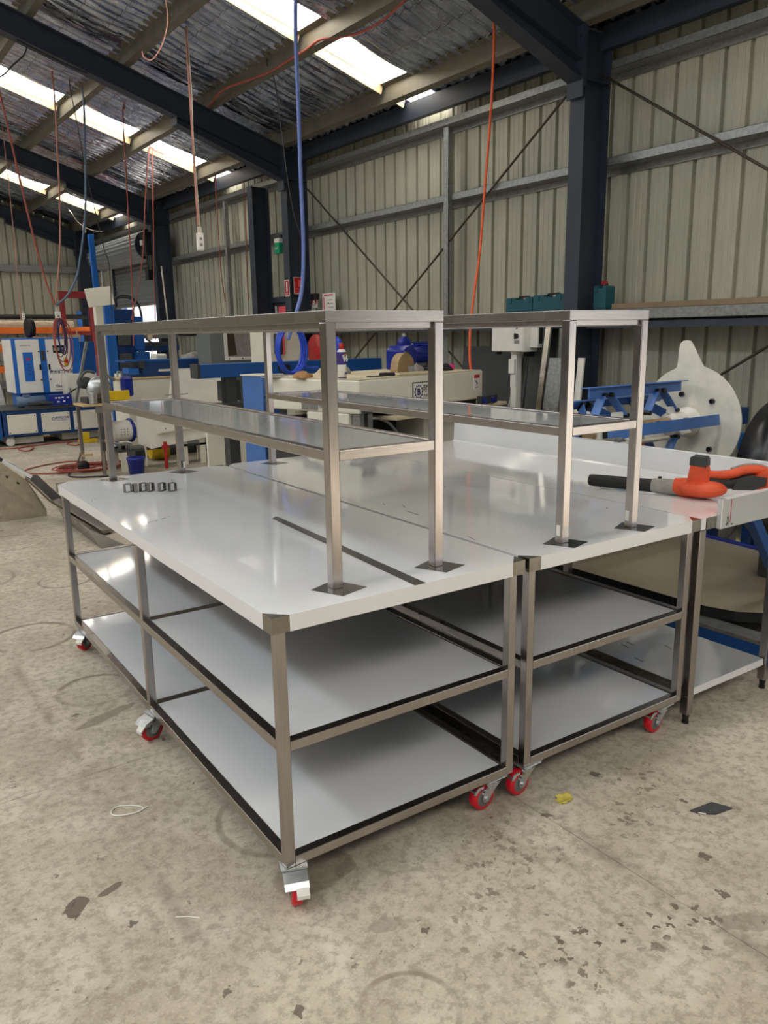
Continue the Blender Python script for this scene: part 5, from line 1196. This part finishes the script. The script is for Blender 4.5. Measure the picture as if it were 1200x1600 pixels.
for x, y in ((2.15, 8.06), (2.95, 8.06), (3.3, 8.4), (2.15, 8.4), (3.2, 8.06)): MB().box(x, y, 0, x+.07, y+.04, .24 if x < 2.9 else .45).build('leg', 'cream', sd)
MB().box(2.13, 8.06, .325, 2.30, 8.30, .34).box(2.14, 8.1, .27, 2.17, 8.13, .325).box(2.25, 8.1, .27, 2.28, 8.13, .325).build('spool_saddle', 'galv', sd)

# saw bench on castors with a drop saw
sw = thing('saw_bench', 'steel framed saw bench with timber top on a black castor', 'bench', (1.74, 7.95, 0), 0)
for x, y, z0 in ((0, .38, .16), (.14, .0, .0), (.26, .38, 0), (.26, .0, 0)): MB().box(x, y, z0, x+.04, y+.04, .84).build('leg', 'steel_v', sw, .002)
MB().box(-.02, .0, .84, .32, .44, .865).build('timber_top', 'timber', sw, .003); MB().box(.12, -.01, .76, .32, .03, .83).build('apron', 'galv', sw, .002); MB().box(0, .36, .20, .14, .42, .23).build('lower_rail', 'timber', sw, .002)
MB().lathe([(.02, -.02), (.07, -.018), (.075, 0), (.07, .018), (.02, .02)], (.02, .40, .075), 'y', 22).build('castor', 'black', sw)
b = MB(); b.box(.16, -.03, .44, .26, .04, .60); b.box(.16, -.03, .30, .24, .04, .40); b.build('switch_box', 'grey_dark', sw, .006)
sawm = thing('drop_saw', 'drop saw with grey guard and yellow base on the saw bench', 'saw', (1.98, 8.20, .866), 0)
MB().box(-.18, -.12, 0, .26, .16, .07).build('saw_base', 'grey_dark', sawm, .006); MB().box(.05, -.14, .02, .34, -.10, .14).build('front_fence', 'yellow', sawm, .01)
b = MB(); b.lathe([(.02, -.03), (.15, -.03), (.155, 0), (.15, .03), (.02, .03)], (.02, .02, .16), 'y', 28); b.build('blade_guard', 'zinc', sawm)
MB().tube(smooth_path([(-.15, .0, .22), (-.20, 0, .30), (-.12, 0, .38), (-.02, 0, .36)]), .018, 10).build('carry_handle', 'galv_dark', sawm); b = MB(); b.lathe([(.03, -.02), (.075, 0), (.075, .16), (.05, .18)], (-.12, .03, .24), 'y', 18); b.build('saw_motor', 'grey_dark', sawm)
MB().tube([(.10, .02, .34), (.22, .02, .26)], .02, 8).tube([(.26, .02, .30), (.26, .02, .36), (.31, .02, .36), (.31, .02, .28)], .012, 8).build('arm', 'galv', sawm)
MB().box(.30, -.02, .05, .44, .10, .30).build('dust_bag', 'blue_gear', sawm, .03)
b = MB(); b.cyl((0, 0, 0), (0, 0, .13), .05, 16); o = b.build('tin_can', 'zinc'); o.location = (1.86, 8.02, .867); tag(o, 'plain grey tin standing at the near corner of the saw bench', 'tin')
b = MB(); b.cyl((0, 0, 0), (0, 0, .08), .022, 12); b.cyl((0, 0, .08), (0, 0, .10), .014, 12); o = b.build('red_bottle', 'red'); o.location = (2.02, 7.99, .867); tag(o, 'little red bottle at the edge of the saw bench', 'bottle')
b = MB(); b.bar((1.75, 8.385, .866), (1.96, 8.42, 1.60), .03, .03); tag(b.build('steel_bar', 'galv'), 'grey square bar standing on the saw bench and leaning up to the press', 'bar')
bk = thing('bucket', 'blue plastic bucket under the white panel', 'bucket', (2.215, 7.72, 0), 0)
MB().lathe([(.075, 0), (.085, .005), (.105, .19), (.112, .195), (.112, .215), (.100, .215), (.085, .02)], n=24).build('bucket_body', 'blue_gear', bk)
yb = thing('bucket', 'yellow plastic bucket lying behind the spool stand', 'bucket', (2.86, 8.72, .12), 0); MB().lathe([(.11, -.12), (.12, -.11), (.14, .12), (.13, .12)], (0, 0, .02), 'x', 22).build('bucket_body', 'yellow', yb)
rf = thing('fire_hydrant_tool', 'red and black hand pump standing below the white panel', 'hand pump', (2.66, 8.0, 0), 0) if False else None
b = MB(); b.cyl((2.68, 7.95, .0), (2.68, 7.95, .34), .022, 10); b.box(2.64, 7.93, .26, 2.72, 7.97, .30); tag(b.build('red_lever', 'red'), 'red lever standing by the spool stand', 'lever')
b = MB(); b.tube(smooth_path([(2.42, 7.96, .33), (2.43, 7.95, .2), (2.42, 7.93, .05)]), .012, 8); tag(b.build('white_hose', 'white_cord'), 'short white hose hanging below the white panel', 'hose')
b = MB(); b.tube([(2.14+.11*math.cos(t/3), 8.22+.06*math.sin(t/3), .29+.012*math.sin(t)) for t in range(40)], .012, 6); tag(b.build('hose_coil', 'black'), 'black hose coil lying on the spool stand', 'hose')
b = MB(); b.box(2.50, 11.22, .0, 2.78, 11.34, .06); b.box(2.51, 11.22, .06, 2.66, 11.32, .17); tag(b.build('yellow_jack', 'yellow', None, .01), 'yellow floor jack in front of the wheeled base', 'jack')
# white stand with a rectangular window and angled legs under the racks
an = thing('angle_stand', 'cream end plate with a rectangular opening, seen below the near rack', 'stand', (0, 6.6, 0), 0)
b = MB(); b.prism([(2.68, .0), (3.45, .0), (3.45, .62), (3.25, .80), (2.68, .80)], lambda a, c, t: (a, t, c), 0, .04); b.build('end_plate', 'cream', an, .004)
MB().box(2.95, -.006, .50, 3.16, -.001, .68).build('opening', 'grey_dark', an); MB().box(3.06, -.008, .50, 3.12, -.006, .68).build('opening_post', 'blue_gear', an)
b = MB()
for x, z in ((2.80, .72), (2.86, .70), (2.79, .58), (2.84, .56), (2.90, .54)): b.cyl((x, -.006, z), (x, 0, z), .01, 8)
b.build('bolt_hole', 'grey_dark', an)
tr = thing('steel_trestle', 'angled stainless trestle legs seen below the near rack', 'trestle', (0, 4.9, 0), 0)
for xa, xb in ((2.60, 2.82), (2.74, 2.92), (3.20, 2.97), (3.36, 3.55)): MB().bar((xa, 0, .0), (xb, 0, .85), .06, .05, (0, 1, 0)).build('leg', 'steel_v', tr, .003)
MB().box(2.76, -.03, .85, 3.60, .03, .89).build('top_rail', 'steel_x', tr, .003)

# ------------------------------------------------------------------ doors, signs, exit light
d1 = struct(empty('door_1'), 'half open grey roller door in the right wall')
b = MB()
def shut(u, v):
    z = 2.27+(3.15-2.27)*v; return (4.66+.006*math.sin(z*2*PI/.075), DOOR_Y0+.05+(DOOR_Y1-DOOR_Y0-.1)*u, z)
b = MB().grid(shut, 2, 130); b.build('shutter_curtain', 'shutter', d1)
MB().box(4.63, DOOR_Y0+.03, 2.235, 4.70, DOOR_Y1-.03, 2.275).build('bottom_rail', 'galv', d1)
b = MB(); prf = []
n = 40
for i in range(n): prf.append((.235+.010*(i % 2), i))
def drum(u, v):
    t = u*2*PI; r = .25+.009*math.cos(t*22); return (4.42+r*math.cos(t), DOOR_Y0-.05+(DOOR_Y1-DOOR_Y0+.1)*v, 3.25+r*math.sin(t))
b.grid(drum, 133, 2); b.build('shutter_drum', 'shutter', d1)
for y in (DOOR_Y0-.09, DOOR_Y1+.05): MB().cyl((4.42, y, 3.25), (4.42, y+.04, 3.25), .27, 28).build('drum_end', 'char', d1)
b = MB(); b.box(4.22, DOOR_Y0-.40, 3.05, 4.60, DOOR_Y0-.10, 3.45); b.cyl((4.35, DOOR_Y0-.30, 2.80), (4.35, DOOR_Y0-.30, 3.05), .09, 14); b.box(4.25, DOOR_Y0-.35, 2.62, 4.45, DOOR_Y0-.2, 2.85); b.build('door_motor', 'black_gloss', d1, .01)
MB().box(4.20, DOOR_Y0-.3, 3.22, 4.219, DOOR_Y0-.2, 3.30).build('motor_label', 'label', d1)
for y in (DOOR_Y0, DOOR_Y1-.06): MB().box(4.62, y, 0, 4.72, y+.06, 3.1).build('door_guide', 'char', d1)
b = MB(); b.cyl((4.40, 15.52, 2.2), (4.40, 15.52, 3.0), .02, 8); b.build('chain_tube', 'zinc', d1)
b = MB(); b.box(4.98, 17.4, -.17, 5.50, 19.5, 2.9); b.box(5.04, 17.36, .0, 5.44, 17.4, 2.7); tag(b.build('blue_container', 'blue_sky'), 'bright blue shipping container end seen outside the roller door', 'container')

d2 = struct(empty('door_2'), 'dark framed exit door beside the column')
b = MB(); b.box(4.58, 7.98, 0, 4.66, 8.04, 2.16); b.box(4.58, 8.64, 0, 4.66, 8.70, 2.16); b.box(4.58, 8.04, 2.08, 4.66, 8.64, 2.16); b.build('door_frame', 'char', d2, .004)
MB().box(4.62, 8.04, .02, 4.65, 8.64, 2.08).build('door_leaf', 'grey_dark', d2)
MB().box(4.600, 8.06, 1.5, 4.616, 8.33, 2.03).build('red_lit_interior', 'coral', d2); MB().box(4.600, 8.40, 1.3, 4.618, 8.43, 2.04).build('painted_white_light', 'white', d2); MB().box(4.600, 8.52, 1.3, 4.618, 8.56, 2.04).build('painted_white_light', 'white', d2)  # boards paint the red-lit interior and white light behind the door
def sign(name, y0, y1, z0, z1, x, label, border, face):
    t = thing(name, label, 'sign', (x, 0, 0), 0)
    MB().box(0, y0, z0, .003, y1, z1).build('sign_board', border, t); MB().box(-.001, y0+.012, z0+.012, 0, y1-.012, z1-.012).build('sign_face', face, t)
    return t
s = sign('fire_sign', 7.505, 7.625, 2.13, 2.34, 4.322, 'narrow red and white fire sign on the dark column', 'label', 'red_sign')
MB().box(-.002, 7.55, 2.19, -.001, 7.58, 2.31).build('sign_symbol', 'ink_white', s)
text('sign_print', 'FIRE', .03, 'ink_white', s, (-.0015, 7.598, 2.152), (PI/2, 0, -PI/2), .9)
s = thing('fire_sign', 'square red fire extinguisher sign on the dark column', 'sign', (4.52, 7.485, 0), PI/2)
MB().box(0, .01, 2.16, .004, .14, 2.37).build('sign_board', 'label', s); MB().box(-.001, .014, 2.165, 0, .136, 2.365).build('sign_face', 'red_sign', s)
b = MB(); b.box(-.002, .03, 2.25, -.001, .075, 2.335)
for i in range(4): b.box(-.002, .03, 2.262+.018*i, -.0021, .075, 2.270+.018*i)
b.build('sign_symbol', 'coral', s); text('sign_print', 'FIRE\nHOSE', .034, 'coral', s, (-.0016, .125, 2.212), (PI/2, 0, -PI/2), 1.1)
s = sign('stop_sign', 7.37, 7.53, 1.985, 2.155, 4.655, 'small red and white round stop notice on the cladding', 'label', 'label')
MB().cyl((-.0030, 7.45, 2.075), (-.001, 7.45, 2.075), .064, 28).build('sign_disc', 'red_sign', s); MB().cyl((-.0034, 7.45, 2.045), (-.003, 7.45, 2.045), .034, 22).build('sign_symbol', 'label', s); text('sign_print', 'STOP', .034, 'ink_white', s, (-.0036, 7.492, 2.088), (PI/2, 0, -PI/2), .9)
s = sign('poster', 6.93, 7.24, 1.80, 2.155, 4.655, 'white printed wall notice with red heading on the cladding', 'label', 'label')
MB().box(-.002, 6.98, 2.125, -.001, 7.20, 2.14).build('poster_heading', 'red_sign', s); MB().box(-.002, 7.19, 1.82, -.001, 7.215, 2.11).build('poster_margin', 'coral', s)
b = MB()
for i in range(6): b.box(-.002, 6.97+.01*(i % 3), 1.84+.045*i, -.001, 7.12, 1.848+.045*i)
b.build('poster_text', 'cloth', s); MB().cyl((-.002, 7.10, 2.03), (-.001, 7.10, 2.03), .012, 10).build('poster_symbol', 'ink', s)
ex = thing('exit_light', 'green exit sign box on the wall above the door', 'exit sign', (4.55, 8.16, 0), 0)
MB().box(-.03, -.07, 2.72, .03, .07, 2.86).build('exit_box', 'green', ex, .006); MB().box(-.03, -.07, 2.862, .03, .07, 2.92).build('exit_housing', 'label', ex, .006); MB().box(.03, -.02, 2.76, .092, .02, 2.97).build('bracket', 'char', ex)
text('sign_print', 'EXIT', .045, 'ink_white', ex, (-.0305, .052, 2.775), (PI/2, 0, -PI/2), 1.0)
fe = thing('fire_extinguisher', 'red fire extinguisher hanging on the dark column', 'fire extinguisher', (4.30-.06, 7.55, 1.18), 0)
MB().lathe([(.05, 0), (.075, .01), (.078, .04), (.078, .40), (.06, .45), (.025, .475), (.022, .50)], n=24).build('cylinder', 'red', fe); MB().box(-.03, -.02, .50, .06, .02, .55).build('valve', 'black_gloss', fe, .004); MB().lathe([(.0795, .30), (.0795, .38)], n=24).build('label_band', 'label', fe)
b = MB(); b.tube(smooth_path([(0, -.03, .52), (.0, -.11, .48), (.0, -.12, .25), (0, -.09, .10)]), .012, 8); b.build('hose', 'black_cord', fe)
b = MB(); b.lathe([(.02, -.08), (.20, -.08), (.21, -.04), (.12, -.03), (.12, .03), (.21, .04), (.20, .08), (.02, .08)], (4.43, 6.95, 1.44), 'x', 30); tag(b.build('hose_reel', 'red'), 'red fire hose reel on the wall behind the near rack upright', 'hose reel')
b = MB(); b.lathe([(.10, -.03), (.12, -.02), (.12, .02), (.10, .03), (.08, .0)], (3.95, 5.85, 1.50), 'x', 30); tag(b.build('hose_coil', 'blue_hose_deep'), 'blue hose coil hanging behind the near rack upright', 'hose')
b = MB(); b.box(4.56, 7.30, 2.08, 4.65, 7.38, 2.16); tag(b.build('black_socket', 'black_gloss', None, .004), 'black outlet box on the cladding above the notices', 'outlet')
b = MB(); b.cyl((4.2, 11.4, 1.2), (4.12, 11.4, 2.78), .014, 8); tag(b.build('white_pole', 'white_cord'), 'slim pale pole standing beside the third column', 'pole')

# polished bench top lying on its edge and steel lengths at the left
ly = thing('steel_benchtop', 'polished steel benchtop lying tilted on the floor at the left, white film along its fold', 'benchtop', (0, 0, 0), 0)
b = MB(); b.add([(-.60, 6.0, 0), (.765, 6.02, 0), (.765, 6.02, .07), (.62, 6.01, .36), (.40, 6.0, .57), (-.60, 6.0, 1.35), (-.60, 6.02, 0), (.765, 6.04, 0), (.765, 6.04, .07), (.62, 6.03, .36), (.40, 6.02, .57), (-.60, 6.02, 1.35)], [(0, 1, 2, 3, 4, 5), (11, 10, 9, 8, 7, 6), (0, 6, 7, 1), (1, 7, 8, 2), (2, 8, 9, 3), (3, 9, 10, 4), (4, 10, 11, 5), (5, 11, 6, 0)])
b.build('front_sheet', 'steel_mirror', ly)
p0 = Vector((-.60, 6.1, 1.37)); p1 = Vector((.655, 6.0, .395)); p2 = Vector((.80, 5.75, .19)); p3 = Vector((1.00, 4.9, .03))
MB().bar(p0, p0.lerp(p1, .78), .13, .03).build('film_fold', 'film', ly, .003)
MB().bar(p0.lerp(p1, .82), p1, .13, .03).build('film_fold', 'film', ly, .003)
MB().bar(p0.lerp(p1, .78), p0.lerp(p1, .82), .12, .028).build('tape_band', 'black', ly)
MB().bar(p1, p2, .13, .03).bar(p2, p3, .11, .03).build('bare_fold', 'steel_plate', ly, .003)
b = MB(); b.add([(.848, 5.744, .0), (.808, 4.478, 0), (1.028, 3.944, 0), (.998, 3.96, .03), (.778, 4.72, .115), (.80, 5.80, .15), (.852, 5.744, .0), (.818, 4.49, 0), (1.032, 3.95, 0), (1.004, 3.968, .032), (.79, 4.735, .118), (.806, 5.80, .152)], [(0, 1, 4, 5), (1, 2, 3, 4), (11, 10, 7, 6), (10, 9, 8, 7), (0, 6, 7, 1), (1, 7, 8, 2), (2, 8, 9, 3), (3, 9, 10, 4), (4, 10, 11, 5), (5, 11, 6, 0)]); b.build('floor_flange', 'steel_plate', ly)
b = MB()
for t in (.55, .62, .70, .76, .88, .95): 
    q = p0.lerp(p1, t); b.cyl((q.x-.05, 5.995, q.z-.10), (q.x-.05, 6.0, q.z-.10), .010, 8)
b.build('screw_hole', 'black', ly)

# ------------------------------------------------------------------ cords, hoses and ropes
def cord(pts, r, mat, name, label, k=5, group=None, cat='cord'):
    return tag(MB().tube(smooth_path(pts, k), r, 7).build(name, mat), label, cat, group)
for nm, mat, r, label, pts in CORDS:
    cord(pts, r, mat, nm, label)
b = MB(); z0 = HOSE_TOP
def loop(cx, cy, cz, rx, rz, tilt, n=22, a0=0.0, a1=2*PI):
    return [(cx+rx*math.cos(a0+(a1-a0)*i/n)*math.cos(tilt), cy+rx*math.cos(a0+(a1-a0)*i/n)*math.sin(tilt), cz+rz*math.sin(a0+(a1-a0)*i/n)) for i in range(n+1)]
hx_, hy_, hz_ = HOSE_LOOP
for i in range(3):
    b.tube(loop(hx_+.012*i, hy_-.012*i, hz_-.008*i, .135+.006*i, .205-.006*i, .12), .013, 8)
b.tube(smooth_path([(hx_+.13, hy_, hz_-.05), (hx_+.15, hy_-.02, hz_-.16), (hx_+.28, hy_, hz_-.17)]), .012, 8)
tag(b.build('hose_loop', 'blue_hose_deep'), 'royal blue air hose coiled in loops behind the near rack', 'hose')
# hanging sockets
def socket(loc, label, s=1.0):
    t = thing('hanging_socket', label, 'socket', loc, 0)
    MB().box(-.03*s, -.02*s, -.15*s, .03*s, .02*s, 0).build('socket_body', 'white', t, .006*s); MB().box(-.018*s, -.015*s, 0, .018*s, .015*s, .05*s).build('cord_grip', 'white_cord', t, .004)
    b = MB()
    for z in (-.05, -.10): b.box(-.012*s, -.0215*s, z*s-.012*s, .012*s, -.02*s, z*s+.012*s)
    b.build('socket_face', 'cloth', t)
for loc, label, s in SOCKETS: socket(loc, label, s)
b = MB()
bx_, by_, bz_ = BUNDLE
for i in range(4): b.tube(loop(bx_+.02*i-.03, by_, bz_-.22-.03*i, .07+.015*i, .24+.03*i, .2), .007, 6)
tag(b.build('cord_bundle', 'red_cord'), 'looped red cords hanging before the stabiliser cabinet', 'cord bundle')
b = MB()
for i in range(2): b.tube(loop(bx_+.01*i, by_-.02, bz_-.18-.05*i, .05, .20, .3), .008, 6)
tag(b.build('cord_bundle', 'ink_blue'), 'looped navy cords hanging among the red cords', 'cord bundle')

# cables on the floor
for nm, mat, r, label, pts in FLOOR_CABLES:
    cord(pts, r, mat, nm, label, 5, None, 'cable')
b = MB(); rnd = random.Random(5)
for i in range(7):
    cx, cy = 1.86+.05*rnd.random(), 8.42+.1*rnd.random(); b.tube([(cx+(.30+.03*i)*math.cos(t*PI/12), cy+(.20+.015*i)*math.sin(t*PI/12), .012+.008*i+.006*math.sin(t+i)) for t in range(25)], .008, 6)
tag(b.build('cable_coil', 'red_cord'), 'coiled red extension cable on the floor by the saw bench', 'cable')

# ------------------------------------------------------------------ litter on the floor
b = MB()
def lf(u, v):
    x = (u-.5)*.075; w = .028*math.sin(PI*u)**.6*(1+.18*math.sin(u*23+v*2)); return (x+.008*math.sin(v*5), (v-.5)*2*w, .003+.007*abs(v-.5)*math.sin(PI*u)+.003*math.sin(u*7+v*3))
b.grid(lf, 18, 7); o = b.build('fallen_leaf', 'leaf'); o.location = (1.078, -.108, 0); o.rotation_euler = (0, 0, .5); tag(o, 'dry yellow leaf on the concrete', 'leaf')
b = MB(); b.prism([(-.075, .012), (-.06, -.012), (-.01, -.04), (.07, -.035), (.062, -.018), (.03, .022)], lambda a, c, t: (a, c, t), .0, .004); o = b.build('rubber_offcut', 'offcut'); o.location = (1.435, -.453, .001); o.rotation_euler = (0, 0, -.25); tag(o, 'dark grey offcut lying on the concrete', 'offcut')
MB().prism([(-.062, -.012), (-.055, -.014), (-.04, -.028), (-.044, -.030)], lambda a, c, t: (a, c, t), .004, .006).build('torn_edge', 'label', o)
b = MB(); b.tube([(.055*math.cos(t*PI/10)*(1+.3*math.cos(t*PI/10)), .030*math.sin(t*PI/10), .003) for t in range(19)]+[(.085, .012, .003)], .0022, 6); o = b.build('strap_loop', 'white'); o.location = (-.222, .785, 0); o.rotation_euler = (0, 0, -.5); tag(o, 'thin white loop of strapping on the concrete', 'strapping')
b = MB(); b.tube([(0, 0, .002), (.03, -.02, .002), (.055, -.045, .002)], .0018, 5); o = b.build('plastic_sliver', 'white'); o.location = (-.27, .165, 0); tag(o, 'thin white plastic sliver on the concrete', 'sliver')
